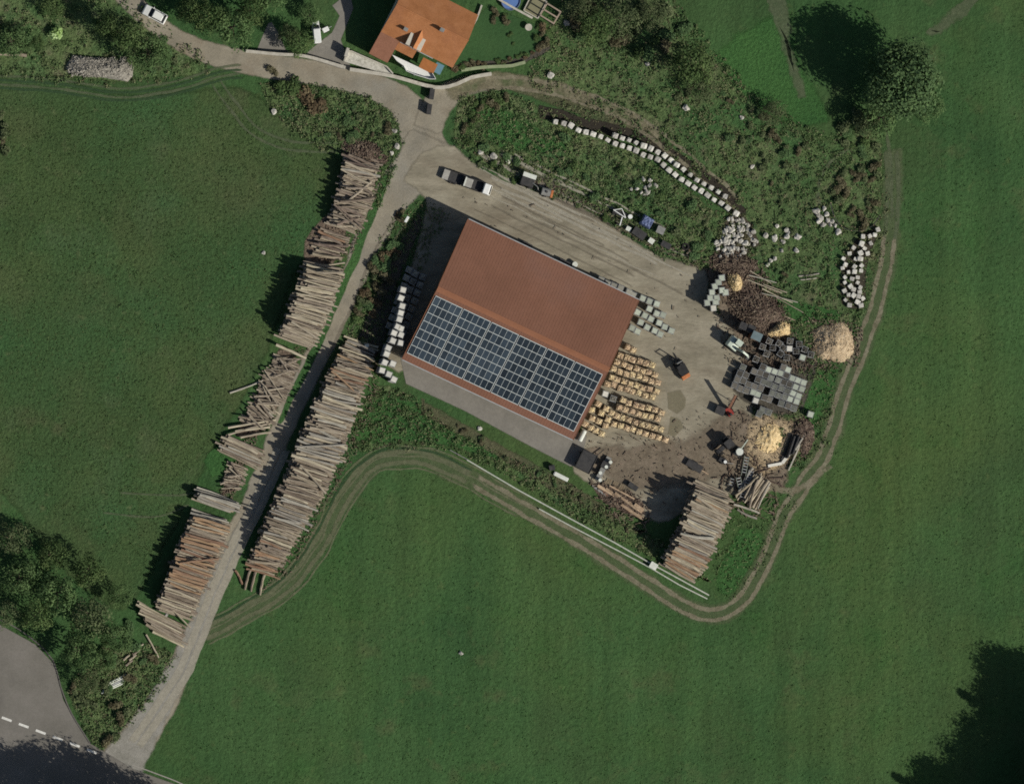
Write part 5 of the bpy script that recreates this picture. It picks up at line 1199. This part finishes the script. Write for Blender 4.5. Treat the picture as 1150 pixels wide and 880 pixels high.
# machine by the tall stack
t = tractor(815, 500, dirw(-10, 8), 'dark tractor standing west of the yellow sawdust', roof=m_darkm)
t = thing('chainsaw_bench', 'sawing machine with a round white drum by the yellow sawdust', 'machine', at(829, 507), dirw(8, -14))
MB().cyl((0, 0, .4), (0, 0, 1.6), .62, n=18).build('drum', m_offw, t); MB().bar((.5, 0, 1.3), (2.4, -.1, 2.2), .16).build('chute', m_mint, t); MB().box((0, 0, .25), (1.6, 1.2, .3)).build('base', m_darkm, t)
for s in (-1, 1): wheel(t, -.4, s*.7, .3)
t = thing('trailed_saw', 'small grey machine with a white cover south of the dark tractor', 'machine', at(811, 517), dirw(10, 6))
MB().box((0, 0, .6), (1.5, .8, .6)).build('body', m_darkm, t, bevel=.05); MB().cyl((.4, 0, .9), (.4, 0, 1.2), .28, n=12).build('cover', m_whitep, t); MB().bar((.7, 0, .5), (1.9, .5, .4), .1).build('drawbar', m_grey, t)
for s in (-1, 1): wheel(t, 0, s*.5, .32)
m_beam = M('green_grey_steel', [(.13, .15, .12), (.20, .22, .18)], scale=1.5, rough=.7, fine=.2)
for i, (p0, p1, mm, l) in enumerate((((838, 512), (834, 534), m_beam, 'dark steel roller frame west of the sawdust'), ((828, 535), (831, 548), m_beam, 'short green steel roller frame above the short log heap'), ((822, 536), (818, 548), m_black, 'short dark roller frame beside the tall log stack'), ((843, 528), (832, 560), m_grey, 'long grey roller frame above the short log heap'))):
    a, b_ = at(*p0), at(*p1); d = b_-a; L = d.length
    t = thing('roller_frame', l, 'roller frame', (a+b_)/2, math.atan2(d.y, d.x))
    b = MB()
    for s in (-1, 1): b.box((0, s*.38, .75), (L, .12, .18))
    for x in (-L/2+.2, L/2-.2):
        for s in (-1, 1): b.box((x, s*.38, .33), (.1, .1, .66))
    b.build('frame', mm, t); b = MB(); n = int(L/.5)
    for k in range(n): b.cyl((-L/2+.25+k*.5, -.32, .76), (-L/2+.25+k*.5, .32, .76), .08, n=8)
    b.build('rollers', m_steelg, t)
# dark covered trailer & machine at the south corner
t = thing('tipping_trailer', 'dark square tipping trailer at the south corner of the barn', 'trailer', at(658.5, 518, 1.3)-Vector((0, 0, 1.3)), dirw(17, 8.5))
b = MB().box((0, 0, .95), (2.7, 3.4, .1))
for s in (-1, 1): b.box((s*1.33, 0, 1.25), (.08, 3.4, .6)); b.box((0, s*1.68, 1.25), (2.58, .08, .6))
b.build('tub', m_darkm, t); MB().box((0, 0, 1.42), (2.5, 3.2, .06)).build('cover', m_darkm, t); MB().bar((1.2, 1.6, .6), (1.9, 3.2, .5), .12).build('drawbar', m_black, t)
for s in (-1, 1): wheel(t, -1.1, s*1.0, .42, .3); wheel(t, 1.1, s*1.0, .42, .3)
t = thing('sawmill', 'band sawmill with pale engine covers beside the dark tipping trailer', 'sawmill', at(677, 526), dirw(8, -15))
MB().box((0, 0, .45), (4.4, .9, .25)).build('bed', m_grey, t); MB().box((.6, .15, 1.35), (1.1, 1.5, 1.3)).build('saw_head', m_darkm, t, bevel=.06)
for (x, y) in ((.4, -.1), (-.9, .2), (-2.0, -.35), (1.5, -.5)): MB().cyl((x, y, .6), (x, y, 2.05 if x > 0 and x < 1 else 1.2), .3, n=12).build('engine_cover', m_offw, t)
b = MB()
for x in (-2.0, 0, 2.0):
    for s in (-1, 1): b.box((x, s*.4, .16), (.12, .12, .32))
b.build('legs', m_black, t)
m_plank = M('sawn_boards', [(.30, .21, .13), (.40, .29, .19), (.50, .38, .26)], scale=1.5, rough=.85, rnd=.3, stretch=(1, 1, 1), fine=.2)
for i, (p0, p1, w_, z, mt) in enumerate([((671, 545), (690, 556), .5, .2, m_plank), ((680, 548), (705, 565), .35, .3, m_plank), ((690, 553), (715, 572), .4, .5, m_plank), ((677, 552), (700, 567), .3, .1, m_rust), ((697, 566), (722, 583), .45, .35, m_plank), ((703, 562), (724, 577), .5, .2, m_plank), ((712, 566), (722, 573), .6, .5, m_plank), ((690, 561), (712, 578), .3, .15, m_rust), ((665, 545), (680, 556), .3, .1, m_grey), ((715, 578), (722, 582), .6, .3, m_plank), ((684, 545), (712, 560), .25, .35, m_plank)]):
    a, b_ = at(*p0), at(*p1); d = b_-a
    o = MB().box((0, 0, .06), (d.length, w_, .12)).build('sawn_board', mt, bevel=.01); o.location = ((a.x+b_.x)/2, (a.y+b_.y)/2, z); o.rotation_euler = (0, 0, math.atan2(d.y, d.x))
    tag(o, 'rusty steel plank lying among the sawn boards' if mt is m_rust else 'sawn board lying south-east of the sawmill' if mt is m_plank else 'grey plank lying at the foot of the sawmill', 'board', 'rusty planks among the boards' if mt is m_rust else 'sawn boards by the sawmill')
for i in range(3):
    o = at(683+i*7.5, 541+i*3.2)
    t = thing('pallet', ['wooden pallet nearest the sawmill', 'middle wooden pallet of three beside the sawmill', 'wooden pallet of three farthest from the sawmill'][i], 'pallet', o, dirw(10, 5))
    b = MB()
    for k in range(6): b.box((0, -.5+k*.2, .14), (.9, .12, .03))
    b.build('deck', m_pallet, t); b = MB()
    for x in (-.35, 0, .35): b.box((x, 0, .06), (.1, 1.1, .12))
    b.build('runner', m_pallet, t)
boxy('storage_box', 711, 546, (1.6, .8, .7), dirw(10, 7), m_darkm, 'dark box at the edge of the yard beside the pallets', 'box')
t = thing('flatbed_trailer', 'long low dark trailer lying north-west of the tall log stack', 'trailer', at(780, 523, .6)-Vector((0, 0, .6)), dirw(15, 9))
b = MB().box((0, 0, .55), (2.9, 1.25, .12))
for s in (-1, 1): b.box((0, s*.62, .68), (2.9, .06, .18))
b.build('deck', m_darkm, t); MB().bar((1.4, 0, .5), (2.8, 0, .4), .12).build('drawbar', m_plank, t)
for s in (-1, 1): wheel(t, 0, s*.7, .3)
t = thing('log_tongs', 'pale timber beam lying at the foot of the bank below the concrete apron', 'beam', at(630, 535), dirw(16, 8)); MB().box((0, 0, .2), (2.6, .7, .4)).build('beam', m_offw, t, bevel=.05); MB().box((-1.35, 0, .2), (.08, .6, .3)).build('end_cap', m_steelg, t)
boxy('storage_box', 620, 525, (.9, .8, .8), .2, m_darkm, 'dark bin at the edge of the concrete apron', 'bin')
# pale pipes along the field edge
def pipe_run(pts, label, r=.11, mat=None):
    o = at(*pts[0]); c = [at(*p)-o for p in pts]; b = MB()
    for a, d in zip(c[:-1], c[1:]): b.cyl((a.x, a.y, .3), (d.x, d.y, .3), r, n=8)
    t = thing('field_pipe', label, 'pipe', o); b.build('pipe', mat or m_wallst, t); b = MB()
    for a, d in zip(c[:-1], c[1:]):
        n = max(1, int((d-a).length/3))
        for k in range(n):
            p = a.lerp(d, (k+.5)/n); b.box((p.x, p.y, .1), (.2, .3, .2))
    b.build('support', m_pallet, t)
m_pipe = M('pale_pipe', [(.42, .44, .36), (.52, .53, .45)], scale=1, rough=.7, fine=.15)
pipe_run([(524, 516), (580, 549), (640, 582), (690, 609), (730, 632), (765, 651), (796, 668)], 'long pale pipe along the field edge, the upper of the two', .13, m_pipe)
pipe_run([(605, 571), (640, 590), (690, 616), (728, 636), (762, 656), (794, 672)], 'pale pipe along the field edge, the lower and shorter of the two', .12, m_pipe)
pipe_run([(505, 505), (525, 516)], 'thin rail continuing from the upper end of the long pale pipe', .07, m_grey)
boxy('pump_box', 734, 635, (1.2, 1.0, .8), dirw(10, 6), m_whitep, 'whitish box sitting on the pale pipes at the field edge', 'box', m_offw)
# round fence at the thicket
fp = [(934, 236), (930, 222), (932, 205), (938, 192)]
fp2 = [(932, 228), (936, 243), (944, 254), (955, 259), (968, 259), (980, 253), (987, 242)]
for pts, l in ((fp2, 'low curved wire fence below the round thicket'),):
    c = [at(*p) for p in pts]; o = c[0]; t = thing('wire_fence', l, 'fence', o); b = MB()
    cc = catmull([(p.x-o.x, p.y-o.y, 0) for p in c], .8)
    for a, d in zip(cc[:-1], cc[1:]):
        for z in (.3, .6, .9): b.bar((a.x, a.y, z), (d.x, d.y, z), .05)
    b.build('wire', m_darkm, t)
    for p in cc[::2]: MB().cyl((p.x, p.y, 0), (p.x, p.y, 1.1), .07, n=6).build('post', m_plank, t)
# ------------------------------------------------------------------ foliage
def leafmat(name, cols): return M(name, cols, tint='tint', rough=.85, spec=.15, transl=.22, rnd=.14)
m_leaf = leafmat('dark_leaves', [(.046, .086, .030), (.080, .132, .044), (.135, .190, .070)])
m_leaf2 = leafmat('mid_leaves', [(.056, .102, .040), (.092, .158, .056), (.145, .215, .085)])
m_leafy = leafmat('yellow_green_leaves', [(.26, .40, .11), (.44, .62, .24), (.56, .72, .36)])
m_leafh = leafmat('hazy_green_leaves', [(.072, .126, .054), (.100, .172, .068), (.135, .21, .084)])
m_leafd = leafmat('brown_scrub', [(.085, .078, .042), (.14, .128, .072), (.20, .185, .11)])
m_leafo = leafmat('olive_scrub', [(.062, .088, .040), (.105, .138, .060), (.165, .195, .098)])
m_leafr = leafmat('reddish_scrub', [(.10, .075, .044), (.155, .115, .066), (.19, .16, .09)])
m_trunk = M('bark_trunk', [(.09, .07, .05), (.14, .11, .08)], scale=3, rough=.95, bump=.6, bscale=6)
def leaves(b, cx, cy, cz, rx, rz, n, size, tone, rr, zb=.75):
    for _ in range(n):
        while True:
            u = Vector((rr.gauss(0, 1), rr.gauss(0, 1), rr.gauss(0, 1)))
            if u.length > .1: break
        u.normalize()
        k = rr.uniform(.55, 1.08)
        p = Vector((cx+u.x*rx*k, cy+u.y*rx*k, cz+u.z*rz*k))
        g_ = .5 if zb > .5 else .3
        nrm = (u*(1 if zb > .5 else 1.4)+Vector((rr.gauss(0, g_), rr.gauss(0, g_), rr.gauss(zb, g_)))).normalized()
        t1 = nrm.orthogonal().normalized(); t1.rotate(Matrix.Rotation(rr.uniform(0, 6.28), 3, nrm)); t2 = nrm.cross(t1)
        s = size*rr.uniform(.6, 1.3)
        b.v += [tuple(p+t1*s*.5), tuple(p+t2*s*.3-nrm*s*.08), tuple(p-t1*s*.5), tuple(p-t2*s*.3+nrm*s*.05)]
        i = len(b.v)-4; b.f.append((i, i+1, i+2, i+3)); b.m.append(0)
        b.tint.append(min(1, max(0, tone+rr.gauss(0, .16))))
def crown_mesh(seed, R_, H0, H1, nl, per, size, lob=(.26, .46)):
    rr = random.Random(seed); b = MB(); b.tint = []
    Hc = (H0+H1)/2; rz = (H1-H0)/2
    for i in range(nl):
        a = i*2.39996+rr.uniform(-.3, .3); w = rr.uniform(-.75, .95)
        rad = R_*math.sqrt(max(.05, 1-w*w))*rr.uniform(.5, .82)
        lr = R_*rr.uniform(*lob); tone = rr.uniform(.12, .88)
        leaves(b, math.cos(a)*rad, math.sin(a)*rad, Hc+w*rz*.8, lr, lr*.85, per, size, tone, rr, .4)
    return b.mesh('crown')
def conifer_mesh(seed, R_, H):
    rr = random.Random(seed); b = MB(); b.tint = []
    z = H*.08
    while z < H:
        f = 1-(z/H); r0 = R_*f**.85+.15; nb = max(5, int(13*f+4))
        for k in range(nb):
            a = 2*math.pi*k/nb+rr.uniform(-.25, .25); L = r0*rr.uniform(.7, 1.15); tone = rr.uniform(.1, .7)
            m_ = max(2, int(L/.28))
            for j in range(m_):
                t = (j+.7)/m_; leaves(b, math.cos(a)*L*t, math.sin(a)*L*t, z-.28*L*t+rr.uniform(-.1, .1), .22+.18*(1-t), .12, 4, .5, tone, rr)
        z += .42+.35*f
    return b.mesh('crown')
def trunk_mb(H, r, seed, R_):
    rr = random.Random(seed); b = MB().cyl((0, 0, -.1), (0, 0, H*.75), r, r*.4, n=8, wob=.05, rings=4)
    for k in range(6):
        a = k*1.05+rr.uniform(-.3, .3); z = H*rr.uniform(.3, .6); L = R_*rr.uniform(.5, .75)
        b.cyl((0, 0, z), (math.cos(a)*L, math.sin(a)*L, z+L*.7), r*.4, r*.12, n=5)
    return b
TREE = {}
def tree_proto(key, R_, H, kind='round', seed=1, mat=None, nl=20, per=120, size=.40):
    cm = conifer_mesh(seed, R_, H) if kind == 'conifer' else crown_mesh(seed, R_, H*.22, H, nl, per, size)
    cm.materials.append(mat or m_leaf)
    tb = trunk_mb(H, .06*H**.6*.9, seed, R_)
    tm = tb.mesh('trunk'); tm.materials.append(m_trunk)
    TREE[key] = (cm, tm, R_, H)
tree_proto('a', 4.0, 9.0, seed=1); tree_proto('b', 4.0, 9.5, seed=2, mat=m_leaf2); tree_proto('c', 4.0, 8.5, seed=3, mat=m_leaf2, nl=20, per=110)
tree_proto('d', 4.0, 9.0, seed=9, mat=m_leafo, nl=18, per=90)
tree_proto('big', 6.0, 13.5, seed=4, mat=m_leafh, nl=70, per=130, size=.52)
tree_proto('con', 3.2, 15, 'conifer', seed=5); tree_proto('con2', 2.8, 13, 'conifer', seed=6)
def tree(px, py, key, R_, H, label, group=None, top=.55, name='tree'):
    cm, tm, r0, h0 = TREE[key]
    q = at(px, py, H*top)
    t = thing(name, label, 'tree', (q.x, q.y, 0), rng.uniform(0, 6.28), group); t.scale = (R_/r0, R_/r0, H/h0)
    link('trunk', tm, None, t); link('crown', cm, None, t); return t
T = tree
T(12, 48, 'b', 3.4, 6.0, 'small dark tree at the left edge below the long dark shadow'); T(25, 50, 'c', 1.8, 3.4, 'smaller bushy tree beside the dark tree at the left edge'); T(42, 48, 'a', 1.5, 4.5, 'slim dark tree between the left edge tree and the yellow-green bush')
T(168, 60, 'b', 3.8, 7.5, 'leafy tree below the parked white car'); T(140, 42, 'a', 3.0, 8.2, 'dark tree on the west side of the lane above the long grey wood heap'); T(118, 30, 'a', 2.4, 7.5, 'narrow dark tree west of the parked white car'); T(183, 62, 'b', 1.8, 3, 'small tree at the bend of the lane')
T(262, 30, 'b', 4.2, 8.5, 'broad tree north of the lane, left of the paved drive'); T(235, 20, 'a', 3.4, 8.5, 'dark tree close behind the broad tree north of the lane'); T(282, 12, 'a', 3.0, 8.0, 'dark tree right of the broad tree at the top edge'); T(212, 12, 'a', 2.6, 8.2, 'dark tree just right of the parked white car'); T(300, -6, 'b', 3.4, 7, 'tree at the top edge above the paved drive'); T(60, 8, 'a', 2.4, 3.2, 'low dark tree at the top edge near the left corner')
T(335, 48, 'a', 2.8, 4.6, 'dark bush-like tree left of the white delivery van'); T(325, 40, 'd', 2.2, 4.2, 'olive tree between the drive and the delivery van'); T(348, 18, 'c', 2.2, 2.6, 'bright low tree above the delivery van')
# south-west wood
W_ = [(14, 605, 'd', 3.4, 6.5, 'dark olive tree, northernmost of the wood at the left edge'), (22, 650, 'b', 3.8, 8, 'broad green tree at the left edge of the wood'), (58, 622, 'a', 3.2, 7.5, 'dark tree at the northern rim of the wood'), (66, 665, 'b', 4.0, 9, 'tall green tree in the middle of the wood'), (98, 640, 'a', 3.2, 7, 'dark tree at the north-east rim of the wood'), (104, 690, 'd', 3.9, 8.5, 'olive tree in the middle of the eastern wood'), (132, 668, 'c', 2.6, 5, 'small bright tree at the eastern tip of the wood'), (128, 715, 'c', 3.2, 6, 'leafy tree beside the slanted log stack'), (88, 730, 'b', 3.8, 8.5, 'green tree at the asphalt road edge of the wood'), (100, 765, 'd', 2.4, 4.5, 'olive tree at the southern tip of the wood'), (40, 690, 'a', 3.2, 8, 'dark tree casting shade on the asphalt road'), (5, 690, 'd', 2.8, 7, 'olive tree at the left edge by the asphalt road'), (118, 742, 'c', 2.4, 4.5, 'small leafy tree beside the pale pipes')]
for w_ in W_: T(*w_)
# north-east tree and neighbours
T(1012, 90, 'big', 7.0, 13.5, 'large spreading tree at the edge of the eastern field, casting the biggest shadow', top=.5); T(990, 132, 'b', 4.0, 6.5, 'green tree on the lower side of the large spreading tree'); T(1040, 120, 'c', 3.2, 4, 'low green tree at the field side of the large spreading tree'); T(1000, 108, 'b', 3.6, 7, 'smaller tree on the south-west side of the large spreading tree'); T(972, 140, 'd', 2.6, 5, 'olive tree between the large spreading tree and the round thicket')
T(776, 74, 'a', 4.4, 9, 'dark tree on the upper bank above the curved stone wall'); T(790, 100, 'd', 3.0, 4, 'low olive tree on the upper bank'); T(700, 20, 'd', 4.0, 5, 'wide olive tree near the pergola'); T(668, 30, 'a', 3.6, 5.5, 'dark tree beside the pergola'); T(730, 15, 'd', 3.2, 5, 'olive tree at the top edge above the upper bank'); T(652, 8, 'd', 2.8, 5, 'olive tree at the top edge beside the pergola')
T(868, 125, 'd', 2.6, 3, 'low olive tree near the lush green hollow')
# trees out of frame whose shade falls into the picture
for i, (x, y) in enumerate([(1118, 735), (1074, 775), (1150, 735), (1095, 800), (1125, 770), (1088, 842), (1045, 856), (1000, 868), (1062, 878), (1125, 845), (1160, 800), (1110, 810), (965, 888), (1150, 870), (1095, 885), (1140, 790), (1178, 750), (1030, 885), (1180, 850)]):
    h = 17+(i % 3); k = h*8.85
    T(x+k*.851, y+k*.525, 'con' if i % 2 else 'con2', 4.2+.5*(i % 2), h, 'tall conifer south-east of the field', 'conifers south-east of the field', top=0.0, name='conifer')
for i, (x, y) in enumerate([(8, 836), (40, 842), (72, 856), (100, 870), (125, 882), (-20, 834), (20, 868), (60, 880), (155, 898)]):
    h = 15.5; k = h*.62*8.85
    T(x+k*.851, max(912, y+k*.525), 'ab'[i % 2], 4.4, h, 'broad tree south of the asphalt road', 'trees south of the asphalt road', top=0.0)
for i, (x, y) in enumerate([(1138, 795), (1122, 835), (1158, 765), (1108, 862), (1068, 884), (1148, 868), (1104, 890), (1165, 830), (1140, 760), (1130, 880)]):
    k = 10*8.85
    T(x+k*.851, y+k*.525, 'big', 4.6, 16, 'tall broad tree among the conifers south-east of the field', 'broad trees south-east of the field', top=0.0)
T(430, -30, 'a', 3, 6, 'tree north of the house'); 
# shrubs
SH = []
for k, (mm, sd) in enumerate(((m_leafh, 21), (m_leafo, 22), (m_leafd, 23), (m_leaf, 24), (m_leafr, 25), (m_leafy, 26))):
    rr = random.Random(sd); b = MB(); b.tint = []
    for i in range(9):
        a = rr.uniform(0, 6.28); d = rr.uniform(0, .62)
        leaves(b, math.cos(a)*d, math.sin(a)*d, rr.uniform(.35, .75), .38, .3, 46, .26, rr.uniform(.1, .9), rr)
    me = b.mesh('foliage'); me.materials.append(mm)
    st = MB()
    for i in range(5):
        a = i*1.25; st.cyl((0, 0, 0), (math.cos(a)*.35, math.sin(a)*.35, .7), .03, .015, n=5)
    sm_ = st.mesh('stem'); sm_.materials.append(m_trunk); SH.append((me, sm_))
def shrub(px, py, k, r, h, label, group=None):
    q = at(px, py, h*.5); t = thing('shrub', label, 'shrub', (q.x, q.y, 0), rng.uniform(0, 6.28), group); t.scale = (r, r, h*.7)
    link('foliage', SH[k][0], None, t); link('stem', SH[k][1], None, t)
shrub(63, 36, 5, 2.0, 2.0, 'bright yellow-green bush at the top left')
shrub(346, 108, 4, 2.2, 1.6, 'reddish bush south of the lane, upper of two'); shrub(354, 122, 4, 2.4, 1.4, 'reddish bush south of the lane, lower of two'); shrub(330, 100, 3, 2.6, 2.2, 'dark bush at the southern edge of the lane'); shrub(316, 96, 3, 2.0, 2.0, 'dark bush hanging over the southern lane edge'); shrub(306, 80, 2, 1.2, 1.0, 'small brown bush at the lane edge')
def shrubs(poly, n, ks, r, label, group):
    for p in scatter(poly, n): s = rng.uniform(*r); shrub(p[0], p[1], rng.choice(ks), s, s*rng.uniform(.7, 1.1), label, group)
shrubs([(640, 0), (745, 0), (780, 40), (760, 80), (720, 60), (680, 60), (650, 40)], 22, [1, 0, 3, 2], (1.0, 2.2), 'scrubby bush on the wooded corner beside the pergola', 'scrub beside the pergola')
shrubs([(700, 60), (760, 60), (800, 90), (860, 130), (900, 170), (860, 190), (800, 150), (740, 110)], 22, [0, 1, 0, 1, 2], (.6, 1.3), 'rough bush on the upper bank', 'bushes on the upper bank')
shrubs([(850, 130), (930, 160), (940, 230), (900, 270), (850, 240)], 14, [0, 1, 1, 2], (.5, 1.1), 'low bush on the bank west of the round thicket', 'low bushes west of the thicket')
shrubs([(945, 190), (985, 180), (992, 230), (980, 252), (955, 255), (940, 225)], 24, [2, 2, 2, 1, 1], (.7, 1.4), 'brown bush in the round thicket', 'brown bushes of the round thicket')
shrubs([(945, 120), (985, 120), (990, 170), (960, 180), (940, 160)], 14, [0, 3, 1], (.8, 1.8), 'green bush between the spreading tree and the round thicket', 'bushes north of the thicket')
shrubs(BANK, 40, [0, 0, 0, 1, 1, 3], (.6, 1.5), 'bush on the green bank below the curved stone wall', 'bushes on the green bank')
shrubs([(518, 150), (525, 115), (560, 106), (580, 112), (540, 125), (530, 165)], 16, [3, 3, 2], (.8, 1.4), 'dark bush on the rim of the green bank by the yard entrance', 'dark bushes on the bank rim')
shrubs([(395, 380), (405, 330), (430, 270), (452, 235), (470, 228), (462, 250), (440, 300), (425, 360), (415, 385)], 34, [0, 1, 3, 2, 4], (.7, 1.6), 'bush in the strip between the lane and the barn', 'bushes between the lane and the barn')
shrubs(BL, 22, [0, 1, 1, 2], (.6, 1.4), 'bush in the corner between the lane and the asphalt road', 'bushes in the road corner')
shrubs([(105, 690), (140, 680), (160, 715), (140, 745), (120, 750)], 10, [0, 0, 1], (.8, 1.6), 'green bush at the foot of the slanted log stack', 'bushes by the slanted stack')
shrubs([(360, 150), (400, 110), (440, 130), (440, 160), (410, 155), (380, 165)], 16, [1, 2, 0], (.5, 1.2), 'bush in the verge above the untidy log stack', 'bushes in the verge')
shrubs([(505, 79), (530, 70), (565, 68), (598, 58), (612, 44), (618, 52), (590, 70), (540, 76)], 22, [3, 3, 4, 2], (.5, .9), 'dark bush in the flower bed round the lawn', 'bushes of the flower bed')
shrubs([(545, 10), (575, 18), (570, 26), (552, 22)], 5, [3, 2], (.6, 1.0), 'dark bush in front of the swimming pool wall', 'bushes at the pool wall')
shrubs([(576, 32), (588, 44), (575, 52), (565, 50)], 4, [3], (.35, .6), 'little round bush on the lawn', 'little bushes on the lawn')
shrubs([(605, 28), (625, 38), (612, 58), (600, 60), (600, 44)], 9, [4, 2, 3], (.6, 1.1), 'reddish bush below the pergola', 'reddish bushes below the pergola')
shrubs([(0, 128), (14, 140), (24, 158), (8, 170), (-5, 160)], 7, [2, 1, 3], (.8, 1.5), 'dark bush at the left edge of the north-west meadow', 'bushes at the left edge')
shrubs([(150, 45), (200, 60), (195, 78), (160, 75)], 12, [0, 1], (.8, 1.6), 'bush on the verge below the parked white car', 'bushes below the parked car')
shrubs([(640, 560), (600, 525), (560, 500), (520, 480), (500, 470), (560, 510), (640, 550), (700, 590), (740, 612), (720, 605)], 18, [0, 1, 2], (.4, .8), 'small bush on the slope below the concrete apron', 'small bushes below the apron')
shrubs([(790, 270), (850, 250), (900, 300), (900, 340), (860, 330), (830, 300)], 16, [1, 2, 0], (.4, .9), 'small bush among the broken stones', 'small bushes among the stones')
# ------------------------------------------------------------------ weeds and grass tufts (uncountable)
def tufts(name, areas, mat, hgt, n5, label, sz=.32):
    b = MB(); b.tint = []; rr = random.Random(hash(name) % 100 if False else len(name)*7)
    for poly, n in areas:
        for p in scatter(poly, n, rr):
            q = at(*p); h = rr.uniform(*hgt); tone = rr.uniform(.05, .95)
            for _ in range(n5):
                leaves(b, q.x+rr.gauss(0, .16), q.y+rr.gauss(0, .16), h*rr.uniform(.3, .9), .2, h*.3, 1, sz, tone, rr)
    me = b.mesh(name); me.materials.append(mat); o = link(name, me); return tag(o, label, 'plants', kind='stuff')
m_w1 = leafmat('weed_green', [(.078, .132, .052), (.130, .198, .075), (.20, .255, .115)])
m_w2 = leafmat('weed_dry', [(.12, .112, .062), (.18, .165, .095), (.25, .225, .14)])
tufts('weeds', [(NE, 1500), (BANK, 1600), (SWB, 600), (WPL, 800), (BL, 800), (VERGE, 900), (TOPL, 400), (SEB, 300)], m_w1, (.05, .28), 4, 'dense green weeds and tall grass over the banks and verges')
tufts('dry_grass', [(NE, 2000), (BANK, 600), (SWB, 500), (WPL, 300), (BL, 300), (VERGE, 200), (TOPL, 150)], m_w2, (.08, .4), 3, 'dry yellow grass and seed heads over the banks')
m_gt = leafmat('meadow_tuft', [(.038, .090, .028), (.055, .118, .035), (.078, .142, .045)])
EAST = [(1005, 100), (1160, 0), (1160, 890), (200, 890), (220, 740), (300, 690), (370, 590), (420, 535), (480, 525), (560, 560), (700, 650), (800, 700), (850, 680), (900, 570), (950, 480), (985, 380)]
WEST = [(-10, 110), (140, 115), (260, 110), (300, 150), (370, 180), (370, 240), (330, 300), (290, 400), (230, 510), (170, 640), (110, 610), (40, 570), (-10, 555)]
tufts('meadow_grass', [(EAST, 9000)], m_gt, (.03, .09), 2, 'meadow grass tufts of the eastern field', .26)
m_gt2 = leafmat('olive_tuft', [(.050, .088, .030), (.070, .112, .038), (.10, .136, .052)])
tufts('meadow_grass', [(WEST, 7000)], m_gt2, (.03, .11), 2, 'meadow grass tufts of the north-western field', .28)

# rank tussocks standing proud of the bank grass
b = MB(); b.tint = []; rr = random.Random(77)
for poly, n in ((NE, 900), (BANK, 560), (SWB, 260), (VERGE, 240), (TOPL, 240), (BL, 160)):
    for p in scatter(poly, n, rr):
        q = at(*p); w_ = rr.uniform(.3, .75); tone = min(.98, max(.02, .5+.55*mnoise.noise((q.x*.07, q.y*.07, 5))+rr.gauss(0, .18)))
        leaves(b, q.x, q.y, rr.uniform(.1, .25), w_, rr.uniform(.12, .34), int(14+26*w_), .30, tone, rr)
me = b.mesh('tussock_grass'); me.materials.append(leafmat('tussock_leaves', [(.066, .122, .048), (.102, .165, .062), (.16, .205, .090), (.225, .225, .125)])); o = link('tussock_grass', me)
tag(o, 'rank grass tussocks over the rough banks', 'grass', kind='stuff')
# ------------------------------------------------------------------ light, sky, camera
SUN_EL, SX, SY = 37.0, .851, -.525
w = bpy.data.worlds.new('World'); sc.world = w; w.use_nodes = True; nt = w.node_tree; nt.nodes.clear()
sky = nt.nodes.new('ShaderNodeTexSky'); sky.sky_type = 'NISHITA'; sky.sun_disc = False
sky.sun_elevation = R(SUN_EL); sky.sun_rotation = math.atan2(SX, SY); sky.air_density = 1.0; sky.dust_density = 1.5; sky.ozone_density = 1.0
bg = nt.nodes.new('ShaderNodeBackground'); bg.inputs['Strength'].default_value = .06
ow = nt.nodes.new('ShaderNodeOutputWorld'); nt.links.new(sky.outputs[0], bg.inputs[0]); nt.links.new(bg.outputs[0], ow.inputs[0])
sl = bpy.data.lights.new('sun', 'SUN'); sl.energy = 4.5; sl.angle = R(.5); sl.color = (1, .955, .87)
so = bpy.data.objects.new('sun', sl); COL.objects.link(so)
sd = Vector((SX*math.cos(R(SUN_EL)), SY*math.cos(R(SUN_EL)), math.sin(R(SUN_EL))))
so.rotation_euler = (-sd).to_track_quat('-Z', 'Y').to_euler(); so.location = (60, -40, 60)
cd = bpy.data.cameras.new('camera'); co = bpy.data.objects.new('camera', cd); COL.objects.link(co)
co.location = CAM; co.rotation_euler = Matrix((_r, _u, -_f)).transposed().to_euler()
cd.sensor_fit = 'HORIZONTAL'; cd.sensor_width = 36; cd.lens = 36*CAM.length/(1150*S)
cd.clip_start = 10; cd.clip_end = 5000
sc.camera = co
sc.render.resolution_x, sc.render.resolution_y = 1024, 783
vs_ = sc.view_settings; vs_.view_transform = 'Standard'; vs_.look = 'None'; vs_.exposure = -.18; vs_.gamma = 1; vs_.use_curve_mapping = False
sc.render.engine = 'CYCLES'; sc.cycles.max_bounces = 6; sc.cycles.diffuse_bounces = 3; sc.cycles.transparent_max_bounces = 32
sc.cycles.filter_width = 1.7; sc.cycles.use_denoising = False
